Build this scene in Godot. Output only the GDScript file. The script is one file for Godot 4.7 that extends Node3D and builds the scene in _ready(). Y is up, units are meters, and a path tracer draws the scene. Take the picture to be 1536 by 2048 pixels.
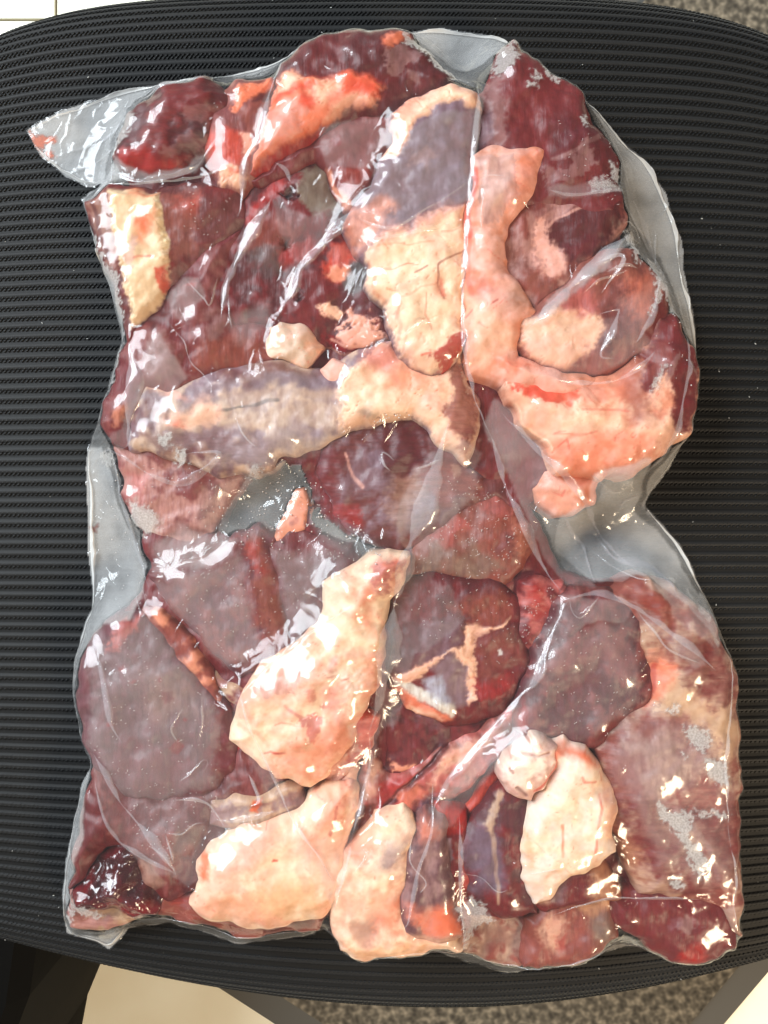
extends Node3D

# ---------------------------------------------------------------- scale
const S := 0.0002734           # metres per traced unit on the seat (a unit is a pixel of the full-size photograph)
const CAM := 0.47              # height of the lens above the seat
const MEAT := 0.029             # height at which the tops of the meat were traced
const SB := S * (CAM - MEAT) / CAM
const ST := 2.5                # lattice step, in units
const U0 := -10.0
const V0 := -30.0
const NW := 624
const NH := 824
const FLOOR := -0.42

var top := PackedFloat32Array()      # height of the meat on the lattice
var film := PackedFloat32Array()     # height of the bag's upper film
var inside := PackedFloat32Array()   # distance inside the bag's outline, in units
var wx := PackedFloat32Array()
var wy := PackedFloat32Array()
var nf := PackedFloat32Array()       # fine noise
var nm := PackedFloat32Array()       # middling noise
var nl := PackedFloat32Array()       # broad noise
var nr := PackedFloat32Array()       # creases of the film
var nv := PackedFloat32Array()       # fine veins
var mats := {}
var pal := {}
var taken := {}

# the piece being built
var cu := {}

func _ready():
	setting_light()
	palette()
	materials()
	fields()
	floor_and_mat()
	chair()
	meat()
	bag()

# ---------------------------------------------------------------- camera and light
func setting_light():
	var cam := Camera3D.new()
	cam.name = "camera"
	cam.fov = 61.6
	cam.near = 0.02
	cam.far = 30.0
	add_child(cam)
	cam.look_at_from_position(Vector3(0, CAM, 0), Vector3(0, 0, 0), Vector3(0, 0, -1))
	cam.current = true
	var env := Environment.new()
	env.background_mode = Environment.BG_COLOR
	env.background_color = Color(0.62, 0.63, 0.64)
	env.background_energy_multiplier = 0.47
	env.tonemap_mode = Environment.TONE_MAPPER_LINEAR
	env.tonemap_exposure = 1.0
	env.sdfgi_enabled = true
	env.ssao_enabled = true
	env.ssil_enabled = true
	var we := WorldEnvironment.new()
	we.name = "environment"
	we.environment = env
	add_child(we)
	added_lamp("added broad cool white light panel, in place of a window, high up beyond the left of the chair", Vector3(-1.9, 1.7, -1.2), Color(0.93, 0.97, 1.0), 15.8, 1.6)
	added_lamp("added small warm white light panel, out of view, high up beyond the right front of the chair", Vector3(1.45, 1.65, 1.6), Color(1.0, 0.9, 0.76), 6.4, 0.6)

func added_lamp(label, at, tint, energy, size):  # an unseen glowing panel with its light, added to light the scene
	var t = thing("added_light_panel", label, "added light", at)
	t.look_at_from_position(at, Vector3(0, 0, 0), Vector3(0, 0, -1))
	var glow := StandardMaterial3D.new()
	glow.albedo_color = Color(0.9, 0.9, 0.9)
	glow.emission_enabled = true
	glow.emission = tint
	glow.emission_energy_multiplier = 1.5
	var bx := BoxMesh.new()
	bx.size = Vector3(size, size, 0.02)
	var d = put("diffuser", bx, glow, t)
	d.position = Vector3(0, 0, 0.012)
	var white := StandardMaterial3D.new()
	white.albedo_color = Color(0.8, 0.8, 0.8)
	var r: float = size * 0.5 + 0.025
	for k in 4:
		var fb := BoxMesh.new()
		fb.size = Vector3(size + 0.08 if k < 2 else 0.03, 0.03 if k < 2 else size + 0.02, 0.04)
		var f = put("frame", fb, white, t)
		f.position = [Vector3(0, r, 0.02), Vector3(0, -r, 0.02), Vector3(r, 0, 0.02), Vector3(-r, 0, 0.02)][k]
	var l := AreaLight3D.new()
	l.name = "panel_light"
	l.area_size = Vector2(size - 0.04, size - 0.04)
	l.area_normalize_energy = true
	l.light_color = tint
	l.light_energy = energy
	l.area_range = 8.0
	l.area_attenuation = 2.0
	l.shadow_enabled = true
	t.add_child(l)
	l.position = Vector3(0, 0, -0.002)

# ---------------------------------------------------------------- small helpers
func numbered(n):
	if not taken.has(n):
		taken[n] = 0
		return n
	taken[n] += 1
	return "%s_%03d" % [n, taken[n]]

func thing(called, label, category, at := Vector3.ZERO, group := ""):
	var o := Node3D.new()
	o.name = numbered(called)
	add_child(o)
	o.position = at
	tag(o, label, category, group)
	return o

func tag(o, label, category, group := ""):
	o.set_meta("label", label)
	o.set_meta("category", category)
	if group != "":
		o.set_meta("group", group)

func put(called, mesh, mat, parent):
	var m := MeshInstance3D.new()
	m.name = called
	m.mesh = mesh
	m.material_override = mat
	parent.add_child(m, true)
	return m

func structure(called, mesh, mat):
	var m = put(called, mesh, mat, self)
	m.set_meta("kind", "structure")
	return m

func hexc(h: int) -> Color:
	return Color(((h >> 16) & 255) / 255.0, ((h >> 8) & 255) / 255.0, (h & 255) / 255.0).srgb_to_linear()

func noise(freq, octaves := 3, seed_ := 1, ridged := false, kind := FastNoiseLite.TYPE_SIMPLEX_SMOOTH):
	var n := FastNoiseLite.new()
	n.noise_type = kind
	n.seed = seed_
	n.frequency = freq
	n.fractal_octaves = octaves
	n.fractal_type = FastNoiseLite.FRACTAL_RIDGED if ridged else FastNoiseLite.FRACTAL_FBM
	return n

func noise_tex(n, size, lo: Color, hi: Color, mid = null):
	var t := NoiseTexture2D.new()
	t.width = size
	t.height = size
	t.seamless = true
	t.noise = n
	var g := Gradient.new()
	g.set_color(0, lo)
	g.set_color(1, hi)
	if mid != null:
		g.add_point(0.5, mid)
	t.color_ramp = g
	return t

func palette():
	var p := {
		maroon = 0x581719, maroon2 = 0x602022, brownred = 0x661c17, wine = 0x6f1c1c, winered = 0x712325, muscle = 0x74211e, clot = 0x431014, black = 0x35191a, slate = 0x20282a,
		brick = 0x8a3020, brick2 = 0x8a4232, pinkbrown = 0x904a3e, mauve = 0x7f403d, mauve2 = 0x7a5a60, mauve3 = 0x84686c, pinkgrey = 0x9c7672, pinkpale = 0xd0a79a,
		lav = 0x7e6672, lav2 = 0x957c82, lav3 = 0x786472, coral = 0xe07a58, coralred = 0xcf4a34, coralpale = 0xdb9072, orange = 0xe2683a, red = 0xa82218, blood = 0x841418,
		redorange = 0xd03c1e, fat = 0xefd0b2, fatpink = 0xe4aa98, fatpeach = 0xe8b69a, fatorange = 0xecc0a2, cream = 0xcfb5a0, bone = 0xe4c4a0, bonelight = 0xf0d8b0,
		pink = 0xdb9c90, pinkred = 0xbd625a, olive = 0x7c6c5e, dark = 0x3a2c2c, grey = 0x5a5452, brown = 0x6e3532, brown2 = 0x8a4c3e, tan = 0xb58f7a, tan2 = 0xc8a586,
		greylav = 0x6c4648, lavmuscle = 0x6f3f44, purple = 0x5c292c, frostpink = 0xb58379, white = 0xe2dcd2, tendon = 0xdbd4c6, tendonblue = 0xa9a9b2, amber = 0xdfa878, fatwhite = 0xefd8c6,
	}
	for k in p:
		pal[k] = hexc(p[k])

func wet(tex, tex_scale, bump, bump_size, bump_scale, rough, coat):
	var m := StandardMaterial3D.new()
	m.vertex_color_use_as_albedo = true
	m.albedo_texture = tex
	m.uv1_triplanar = true
	m.uv1_world_triplanar = true
	m.uv1_scale = tex_scale
	m.roughness = rough
	m.metallic_specular = 0.45
	m.heightmap_enabled = true
	m.heightmap_texture = bump
	m.heightmap_scale = bump_scale
	m.clearcoat_enabled = coat > 0.0
	m.clearcoat = coat
	m.clearcoat_roughness = 0.12
	return m

func materials():
	var fibre = noise_tex(noise(0.02, 4, 11), 512, Color(0.78, 0.71, 0.71), Color(1, 1, 1), Color(0.92, 0.89, 0.89))
	var lobes = noise_tex(noise(0.03, 3, 12, false, FastNoiseLite.TYPE_CELLULAR), 512, Color(0.93, 0.88, 0.85), Color(1, 1, 1), Color(0.98, 0.96, 0.95))
	var cells = noise_tex(noise(0.025, 4, 13), 512, Color.BLACK, Color.WHITE)
	var bonegrain = noise_tex(noise(0.03, 3, 14), 256, Color(0.88, 0.85, 0.8), Color(1, 1, 1))
	mats.muscle = wet(fibre, Vector3(7, 20, 34), cells, 0, 0.02, 0.5, 0.0)
	mats.muscle_grain = wet(fibre, Vector3(34, 20, 7), cells, 0, 0.02, 0.5, 0.0)
	mats.fat = wet(lobes, Vector3(13, 13, 13), cells, 0, 0.02, 0.5, 0.0)
	mats.silverskin = wet(fibre, Vector3(20, 20, 7), cells, 0, 0.02, 0.45, 0.0)
	mats.bone = wet(bonegrain, Vector3(16, 16, 16), cells, 0, 0.02, 0.5, 0.0)
	mats.clot = wet(fibre, Vector3(14, 14, 14), cells, 0, 0.12, 0.2, 0.9)
	# the bag
	var f := StandardMaterial3D.new()
	f.transparency = BaseMaterial3D.TRANSPARENCY_ALPHA
	f.albedo_color = Color(0.9, 0.9, 0.92, 0.015)
	f.roughness = 0.13
	f.metallic_specular = 0.42
	mats.film = f
	var fo := f.duplicate()
	fo.albedo_color = Color(0.9, 0.9, 0.92, 0.14)
	mats.fold = fo
	var fc := f.duplicate()
	fc.roughness = 0.06
	fc.albedo_color = Color(0.92, 0.92, 0.92, 0.2)
	mats.crease = fc
	var hm := f.duplicate()
	hm.albedo_color = Color(0.9, 0.89, 0.87, 0.5)
	mats.hem = hm
	var hz := StandardMaterial3D.new()
	hz.transparency = BaseMaterial3D.TRANSPARENCY_ALPHA
	hz.vertex_color_use_as_albedo = true
	hz.albedo_color = Color(1, 1, 1, 0.29)
	hz.roughness = 0.4
	mats.clouded = hz
	var fr := StandardMaterial3D.new()
	fr.transparency = BaseMaterial3D.TRANSPARENCY_ALPHA
	fr.vertex_color_use_as_albedo = true
	fr.roughness = 0.7
	fr.uv1_triplanar = true
	fr.uv1_world_triplanar = true
	fr.uv1_scale = Vector3(60, 60, 60)
	fr.albedo_texture = noise_tex(noise(0.05, 3, 23), 256, Color(0.72, 0.71, 0.7), Color(1, 1, 1))
	mats.frost = fr

func fields():
	for a in [top, film, inside, wx, wy, nf, nm, nl, nr, nv]:
		a.resize(NW * NH)
	var a1 = noise(0.012, 2, 1)
	var a2 = noise(0.012, 2, 2)
	var b1 = noise(0.085, 3, 3)
	var c1 = noise(0.03, 3, 4)
	var d1 = noise(0.008, 3, 5)
	var e1 = noise(0.016, 2, 6, true)
	var e2 = noise(0.016, 2, 7, true)
	var m1 = noise(0.006, 2, 8)
	var f1 := FastNoiseLite.new()
	f1.noise_type = FastNoiseLite.TYPE_CELLULAR
	f1.seed = 9
	f1.frequency = 0.02
	f1.cellular_return_type = FastNoiseLite.RETURN_DISTANCE
	f1.fractal_type = FastNoiseLite.FRACTAL_NONE
	var v1 = noise(0.02, 2, 10, true)
	for j in NH:
		for i in NW:
			var u := U0 + i * ST
			var v := V0 + j * ST
			var k := j * NW + i
			var x := a1.get_noise_2d(u, v) as float
			var y := a2.get_noise_2d(u, v) as float
			wx[k] = x
			wy[k] = y
			nf[k] = b1.get_noise_2d(u, v)
			nm[k] = c1.get_noise_2d(u, v)
			nl[k] = d1.get_noise_2d(u, v)
			# creases run in two drawn directions, each only in some places
			var uu := u + x * 30.0
			var vv := v + y * 30.0
			var p1: float = e1.get_noise_2d((uu * 0.93 + vv * 0.37) * 1.3, (vv * 0.93 - uu * 0.37) * 0.22)
			var p2: float = e2.get_noise_2d((uu * 0.6 - vv * 0.8) * 1.3, (vv * 0.6 + uu * 0.8) * 0.22)
			var s: float = m1.get_noise_2d(u, v)
			nr[k] = pow(maxf(p1, 0.0), 3.0) * smoothstep(-0.1, 0.2, s) + pow(maxf(p2, 0.0), 3.0) * smoothstep(0.1, -0.2, s) - 0.5 * f1.get_noise_2d(uu, vv) * smoothstep(0.1, 0.3, absf(s))
			nv[k] = v1.get_noise_2d(uu + y * 20.0, vv + x * 20.0)

func poly(pts: Array) -> PackedFloat32Array:
	return PackedFloat32Array(pts)

# distance to a closed outline, positive inside
func sdf(x: float, y: float, p: PackedFloat32Array) -> float:
	var n := p.size()
	var best := 1e12
	var ins := false
	var ax := p[n - 2]
	var ay := p[n - 1]
	var i := 0
	while i < n:
		var bx := p[i]
		var by := p[i + 1]
		var ex := bx - ax
		var ey := by - ay
		var dx := x - ax
		var dy := y - ay
		var t := clampf((dx * ex + dy * ey) / (ex * ex + ey * ey + 1e-9), 0.0, 1.0)
		var qx := dx - ex * t
		var qy := dy - ey * t
		var q := qx * qx + qy * qy
		if q < best:
			best = q
		if (ay > y) != (by > y) and x < ex * (y - ay) / ey + ax:
			ins = not ins
		ax = bx
		ay = by
		i += 2
	return sqrt(best) if ins else -sqrt(best)

# distance to an open line
func line_distance(x: float, y: float, p: PackedFloat32Array) -> float:
	var best := 1e12
	var i := 2
	while i < p.size():
		var ax := p[i - 2]
		var ay := p[i - 1]
		var ex := p[i] - ax
		var ey := p[i + 1] - ay
		var dx := x - ax
		var dy := y - ay
		var t := clampf((dx * ex + dy * ey) / (ex * ex + ey * ey + 1e-9), 0.0, 1.0)
		var qx := dx - ex * t
		var qy := dy - ey * t
		best = minf(best, qx * qx + qy * qy)
		i += 2
	return sqrt(best)

func bounds(p: PackedFloat32Array, pad: float) -> Rect2i:
	var lo := Vector2(1e9, 1e9)
	var hi := Vector2(-1e9, -1e9)
	for i in range(0, p.size(), 2):
		lo = lo.min(Vector2(p[i], p[i + 1]))
		hi = hi.max(Vector2(p[i], p[i + 1]))
	var i0 := clampi(int((lo.x - pad - U0) / ST), 1, NW - 2)
	var j0 := clampi(int((lo.y - pad - V0) / ST), 1, NH - 2)
	var i1 := clampi(int((hi.x + pad - U0) / ST) + 1, 1, NW - 2)
	var j1 := clampi(int((hi.y + pad - V0) / ST) + 1, 1, NH - 2)
	return Rect2i(i0, j0, i1 - i0 + 1, j1 - j0 + 1)

# an outline that was traced on something lying at height h, brought to the lattice
func lying(pts: Array, h: float) -> PackedFloat32Array:
	var k := (CAM - h) / (CAM - MEAT)
	var p := PackedFloat32Array(pts)
	for i in range(0, p.size(), 2):
		p[i] = 768.0 + (p[i] - 768.0) * k
		p[i + 1] = 1024.0 + (p[i + 1] - 1024.0) * k
	return p

func place(u: float, v: float, h: float) -> Vector3:
	return Vector3((u - 768.0) * SB, h, (v - 1024.0) * SB)

# ---------------------------------------------------------------- floor, mat, chair
func sheet(outline: Array, y: float, thick: float):
	# a flat slab with the outline (metres, x and z) and its sides
	var pts := PackedVector2Array()
	for i in range(0, outline.size(), 2):
		pts.append(Vector2(outline[i], outline[i + 1]))
	var tri := Geometry2D.triangulate_polygon(pts)
	var st := SurfaceTool.new()
	st.begin(Mesh.PRIMITIVE_TRIANGLES)
	st.set_smooth_group(-1)
	for k in range(0, tri.size(), 3):
		var a := pts[tri[k]]
		var b := pts[tri[k + 1]]
		var c := pts[tri[k + 2]]
		if (b - a).cross(c - a) < 0:
			var s := b
			b = c
			c = s
		for q in [a, b, c]:
			st.add_vertex(Vector3(q.x, y, q.y))
		for q in [a, c, b]:
			st.add_vertex(Vector3(q.x, y - thick, q.y))
	for k in pts.size():
		var a := pts[k]
		var b := pts[(k + 1) % pts.size()]
		var q := [Vector3(a.x, y, a.y), Vector3(b.x, y, b.y), Vector3(b.x, y - thick, b.y), Vector3(a.x, y - thick, a.y)]
		for n in [0, 1, 2, 0, 2, 3]:
			st.add_vertex(q[n])
	st.generate_normals()
	return st.commit()

func floor_and_mat():
	var grout := StandardMaterial3D.new()
	grout.albedo_color = Color(0.62, 0.58, 0.5)
	grout.roughness = 0.9
	structure("floor", sheet([-2.4, -2.4, 2.4, -2.4, 2.4, 2.4, -2.4, 2.4], FLOOR - 0.004, 0.05), grout)
	# square glazed tiles, each a piece of the floor
	var fl = get_node("floor")
	var variants := []
	for k in 3:
		var m := StandardMaterial3D.new()
		m.albedo_texture = noise_tex(noise(0.012, 4, 40 + k), 256, Color(0.93, 0.89, 0.79), Color(0.98, 0.96, 0.88))
		m.uv1_triplanar = true
		m.uv1_world_triplanar = true
		m.uv1_scale = Vector3(2.2, 2.2, 2.2)
		m.roughness = 0.35
		variants.append(m)
	var side := 0.6
	var h := side * 0.5 - 0.0016
	var tile = sheet([-h, -h, h, -h, h, h, -h, h], 0.0, 0.006)
	for a in range(-3, 4):
		for b in range(-3, 4):
			var t = put("tile", tile, variants[(a * 5 + b * 3 + 40) % 3], fl)
			t.position = Vector3(a * side - 0.04, FLOOR, b * side - 0.21)
	# the mat under the chair: one corner points to the photographer
	var f := S * (CAM - FLOOR) / CAM
	var c := Vector2((1127 - 768) * f, (2415 - 1024) * f)
	var e1 := Vector2(-105, -68).normalized()
	var e2 := Vector2(96, -113).normalized()
	var mat = thing("doormat", "grey brown speckled carpet mat with dark rubber edge under the chair", "mat", Vector3(c.x, FLOOR, c.y))
	var rub := StandardMaterial3D.new()
	rub.albedo_color = Color(0.33, 0.32, 0.3)
	rub.roughness = 0.7
	var w := 0.78
	var l := 1.2
	var q := [Vector2.ZERO, e1 * w, e1 * w + e2 * l, e2 * l]
	var o := []
	for p in q:
		o += [p.x, p.y]
	put("rubber_edge", sheet(o, 0.006, 0.005), rub, mat)
	var carpet := StandardMaterial3D.new()
	carpet.albedo_texture = noise_tex(noise(0.05, 2, 51), 512, Color(0.2, 0.18, 0.15), Color(0.62, 0.57, 0.49), Color(0.38, 0.35, 0.3))
	carpet.uv1_triplanar = true
	carpet.uv1_world_triplanar = true
	carpet.uv1_scale = Vector3(3.4, 3.4, 3.4)
	carpet.roughness = 1.0
	var b0 := 0.03
	o = []
	for p in [e1 * b0 + e2 * b0, e1 * (w - b0) + e2 * b0, e1 * (w - b0) + e2 * (l - b0), e1 * b0 + e2 * (l - b0)]:
		o += [p.x, p.y]
	put("carpet", sheet(o, 0.011, 0.0045), carpet, mat)
	# the dark thing that stands on the floor at the lower left
	var dk := StandardMaterial3D.new()
	dk.albedo_color = Color(0.03, 0.03, 0.03)
	dk.roughness = 0.75
	dk.metallic_specular = 0.2
	var panel = thing("dark_panel", "plain black upright panel on the floor at the front left edge of the seat", "panel", Vector3(-0.352, FLOOR, 0.44))
	var st := SurfaceTool.new()
	st.begin(Mesh.PRIMITIVE_TRIANGLES)
	st.set_smooth_group(-1)
	var prof := [Vector2(0.0, 0.0), Vector2(0.0, 0.25), Vector2(0.012, 0.27), Vector2(0.03, 0.275)]
	var edge := [[Vector3(0.12, 0, -0.2), Vector3(0.105, 0.25, -0.2)], [Vector3(0.10, 0, -0.08), Vector3(0.088, 0.25, -0.08)], [Vector3(0.07, 0, 0.0), Vector3(0.058, 0.25, 0.0)], [Vector3(0.045, 0, 0.06), Vector3(0.034, 0.25, 0.06)], [Vector3(0.03, 0, 0.14), Vector3(0.02, 0.25, 0.14)], [Vector3(0.02, 0, 0.3), Vector3(0.01, 0.25, 0.3)]]
	var rings := []
	for e in edge:
		var lo: Vector3 = e[0]
		var hi: Vector3 = e[1]
		rings.append([lo, hi, hi + Vector3(-0.012, 0.014, 0), hi + Vector3(-0.03, 0.018, 0), Vector3(-0.3, 0.268, hi.z), Vector3(-0.3, 0, hi.z)])
	for k in rings.size() - 1:
		for n in 5:
			var a = rings[k][n]
			var b = rings[k][n + 1]
			var cc = rings[k + 1][n + 1]
			var d = rings[k + 1][n]
			for p in [a, d, cc, a, cc, b]:
				st.add_vertex(p)
	for k in [0, rings.size() - 1]:
		for n in range(1, 5):
			for p in ([rings[k][0], rings[k][n], rings[k][n + 1]] if k == 0 else [rings[k][0], rings[k][n + 1], rings[k][n]]):
				st.add_vertex(p)
	st.generate_normals()
	put("panel", st.commit(), dk, panel)

const ROLL := 0.04
const SEAT_T := -0.302
const SEAT_B := 0.288
const PITCH := 0.00575

# a point of the seat's cloth: x across, s along the cloth from the back edge to the front edge
func seat_point(x: float, s: float, full: float) -> Vector3:
	var q := ROLL * PI * 0.5
	var e := s
	var y := 0.0
	var z := 0.0
	if s < q:
		e = ROLL * (1.0 - cos(s / ROLL))
		y = -ROLL * (1.0 - sin(s / ROLL))
		z = SEAT_T + e
	elif s > full - q:
		var r := full - s
		e = ROLL * (1.0 - cos(r / ROLL))
		y = -ROLL * (1.0 - sin(r / ROLL))
		z = SEAT_B - e
	else:
		z = SEAT_T + ROLL + s - q
	var xn := x / (768.0 * S)
	var back := (45.0 * xn * xn + 60.0 * pow(xn, 6)) * S
	var xf := (x / S + 768.0 - 900.0) / 700.0
	var front := -(122.0 if xf < 0.0 else 165.0) * pow(absf(xf), 2.0) * S
	z += minf(back, 0.12) * exp(-s / 0.09) + maxf(front, -0.11) * exp(-(full - s) / 0.075)
	var side := maxf(absf(x) - 0.235, 0.0)
	return Vector3(x, y - side * side * 6.0, z)

func chair():
	var t = thing("office_chair", "black mesh office chair whose seat carries the bag of meat", "chair")
	var full := (SEAT_B - SEAT_T - 2.0 * ROLL) + PI * ROLL
	var rows := int(full / PITCH)
	var per := 8
	var nx := 90
	var verts := PackedVector3Array()
	var cols := PackedColorArray()
	var idx := PackedInt32Array()
	var bandc := Color(0.016, 0.017, 0.0175)
	var netc := Color(0.004, 0.004, 0.0045)
	for j in rows * per + 1:
		var s := float(j) / (rows * per) * full
		var ph := fmod(float(j) / per, 1.0)
		var band := smoothstep(0.0, 0.1, ph) * (1.0 - smoothstep(0.38, 0.5, ph))
		for i in nx + 1:
			var x := lerpf(-0.3, 0.3, float(i) / nx)
			var p := seat_point(x, s, full)
			p.y += 0.0006 * band - 0.0009
			verts.append(p)
			cols.append(netc.lerp(bandc, band))
	for j in rows * per:
		for i in nx:
			var a := j * (nx + 1) + i
			idx.append_array([a, a + 1, a + nx + 1, a + 1, a + nx + 2, a + nx + 1])
	var arr := []
	arr.resize(Mesh.ARRAY_MAX)
	arr[Mesh.ARRAY_VERTEX] = verts
	arr[Mesh.ARRAY_COLOR] = cols
	arr[Mesh.ARRAY_INDEX] = idx
	var am := ArrayMesh.new()
	am.add_surface_from_arrays(Mesh.PRIMITIVE_TRIANGLES, arr)
	var st := SurfaceTool.new()
	st.create_from(am, 0)
	st.generate_normals()
	var cloth := StandardMaterial3D.new()
	cloth.vertex_color_use_as_albedo = true
	cloth.roughness = 0.6
	cloth.metallic_specular = 0.35
	cloth.rim_enabled = true
	cloth.rim = 0.15
	cloth.uv1_triplanar = true
	cloth.uv1_world_triplanar = true
	cloth.uv1_scale = Vector3(60, 60, 60)
	cloth.albedo_texture = noise_tex(noise(0.05, 3, 61), 256, Color(0.72, 0.72, 0.72), Color(1, 1, 1))
	var seat = put("seat", st.commit(), cloth, t)
	# the open net between the bands: two rows of slanting yarns in every pitch
	var bead := SphereMesh.new()
	bead.radius = 0.5
	bead.height = 1.0
	bead.radial_segments = 8
	bead.rings = 4
	var yarn := StandardMaterial3D.new()
	yarn.albedo_color = Color(0.085, 0.088, 0.09)
	yarn.roughness = 0.42
	yarn.metallic_specular = 0.3
	bead.material = yarn
	var step := 0.00242
	var n := int(0.50 / step)
	var mm := MultiMesh.new()
	mm.transform_format = MultiMesh.TRANSFORM_3D
	mm.mesh = bead
	mm.instance_count = rows * 2 * n
	var buf := PackedFloat32Array()
	buf.resize(mm.instance_count * 12)
	var rng := RandomNumberGenerator.new()
	rng.seed = 5
	var at := 0
	for r in rows:
		for k in 2:
			var s := (r + (0.62 if k == 0 else 0.86)) * PITCH
			for i in n:
				var x := -0.25 + (i + 0.5 * k + rng.randf_range(-0.06, 0.06)) * step
				var p := seat_point(x, s, full)
				var p2 := seat_point(x, s + 0.001, full)
				var along := (p2 - p).normalized()
				var up := Vector3(1, 0, 0).cross(along) * -1.0
				var ang := -0.75 + rng.randf_range(-0.12, 0.12)
				var lx := Vector3(1, 0, 0) * cos(ang) + along * sin(ang)
				var lz := lx.cross(up)
				var sc := rng.randf_range(0.85, 1.15)
				var bx := lx * 0.0021 * sc
				var by := up * 0.0008
				var bz := lz * 0.00085 * sc
				p += up * 0.0
				var row := [bx.x, by.x, bz.x, p.x, bx.y, by.y, bz.y, p.y - 0.0006, bx.z, by.z, bz.z, p.z]
				for m in 12:
					buf[at + m] = row[m]
				at += 12
	mm.buffer = buf
	var net := MultiMeshInstance3D.new()
	net.name = "yarn_net"
	net.multimesh = mm
	net.set_meta("kind", "stuff")
	seat.add_child(net)
	# lint caught on the cloth
	var lint := BoxMesh.new()
	lint.size = Vector3(1, 0.3, 0.4)
	var pale := StandardMaterial3D.new()
	pale.albedo_color = Color(0.7, 0.7, 0.68)
	pale.roughness = 0.9
	lint.material = pale
	var lm := MultiMesh.new()
	lm.transform_format = MultiMesh.TRANSFORM_3D
	lm.mesh = lint
	lm.instance_count = 90
	var lb := PackedFloat32Array()
	for k in 90:
		var lp := seat_point(rng.randf_range(-0.23, 0.23), rng.randf_range(0.03, full - 0.03), full)
		var la := rng.randf_range(0.0, TAU)
		var ls := rng.randf_range(0.0003, 0.0010)
		lb.append_array([cos(la) * ls, 0.0, -sin(la) * ls, lp.x, 0.0, ls, 0.0, lp.y + 0.0002, sin(la) * ls, 0.0, cos(la) * ls, lp.z])
	lm.buffer = lb
	var li := MultiMeshInstance3D.new()
	li.name = "lint"
	li.multimesh = lm
	li.set_meta("kind", "stuff")
	seat.add_child(li)
	# shell under the cloth and the post
	var shell := StandardMaterial3D.new()
	shell.albedo_color = Color(0.12, 0.12, 0.12)
	shell.roughness = 0.5
	put("seat_shell", sheet([-0.26, -0.24, 0.26, -0.24, 0.27, 0.1, 0.22, 0.2, 0.1, 0.235, -0.1, 0.22, -0.24, 0.18, -0.27, 0.1], -0.025, 0.05), shell, t)
	var post := CylinderMesh.new()
	post.top_radius = 0.028
	post.bottom_radius = 0.03
	post.height = 0.33
	var pm = put("post", post, shell, t)
	pm.position = Vector3(0, -0.24, 0)
	var foot := CylinderMesh.new()
	foot.top_radius = 0.03
	foot.bottom_radius = 0.16
	foot.height = 0.03
	var fm = put("base", foot, shell, t)
	fm.position = Vector3(0, FLOOR + 0.03, 0)

# ---------------------------------------------------------------- a piece of meat
# C begins a piece, P lays a region of another tissue on it, L a line; the next C (or done) finishes it
func C(called, label, category, base, base2, y0: float, h: float, r: float, pts: Array, part := "muscle", lump := 1.0, warp := 10.0):
	done()
	var p := lying(pts, MEAT)
	var rect := bounds(p, 18.0)
	var n := rect.size.x * rect.size.y
	var d := PackedFloat32Array()
	var hh := PackedFloat32Array()
	var col := PackedColorArray()
	var pid := PackedByteArray()
	for a in [d, hh, col, pid]:
		a.resize(n)
	var c1: Color = pal[base]
	var c2: Color = pal[base2]
	var at := 0
	var veined := part == "fat"
	var vein: Color = pal.coralred
	var stain: Color = pal.pink
	for j in range(rect.position.y, rect.end.y):
		for i in range(rect.position.x, rect.end.x):
			var k := j * NW + i
			var q := sdf(U0 + i * ST + (wx[k] - nm[k] * 0.15) * warp, V0 + j * ST + wy[k] * warp, p) + 11.0
			d[at] = q
			hh[at] = y0
			if q > -ST * 1.7:
				# a short wall, then a dome: pressed together, pieces meet high up
				var t := clampf(q / (r * 1.4), 0.0, 1.0)
				var t2 := clampf(q / 9.0, 0.0, 1.0)
				var up := 0.37 * sqrt(1.0 - (1.0 - t) * (1.0 - t)) + 0.63 * sqrt(1.0 - (1.0 - t2) * (1.0 - t2))
				hh[at] = y0 + 1.15 * h * up + lump * (nl[k] * 0.0035 + nm[k] * 0.0003 + nf[k] * 0.00005) * up
				var c := c1.lerp(c2, smoothstep(-0.22, 0.3, nl[k] + 0.6 * nm[k] + 0.3 * wx[k]))
				var m := 1.0 + 0.08 * nf[k] + 0.14 * nm[k]
				c = Color(c.r * m, c.g * m, c.b * m)
				if veined:
					c = c.lerp(stain, 0.25 * smoothstep(0.05, 0.4, wx[k] + 0.5 * nm[k]))
					c = c.lerp(vein, 0.5 * smoothstep(0.76, 0.97, nv[k]) * smoothstep(-0.12, 0.2, nl[k] + nm[k] * 0.7))
				col[at] = c
			at += 1
	cu = {called = called, label = label, category = category, rect = rect, d = d, h = hh, col = col, pid = pid, names = [part], y0 = y0, pts = p, base = c1}

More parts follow.
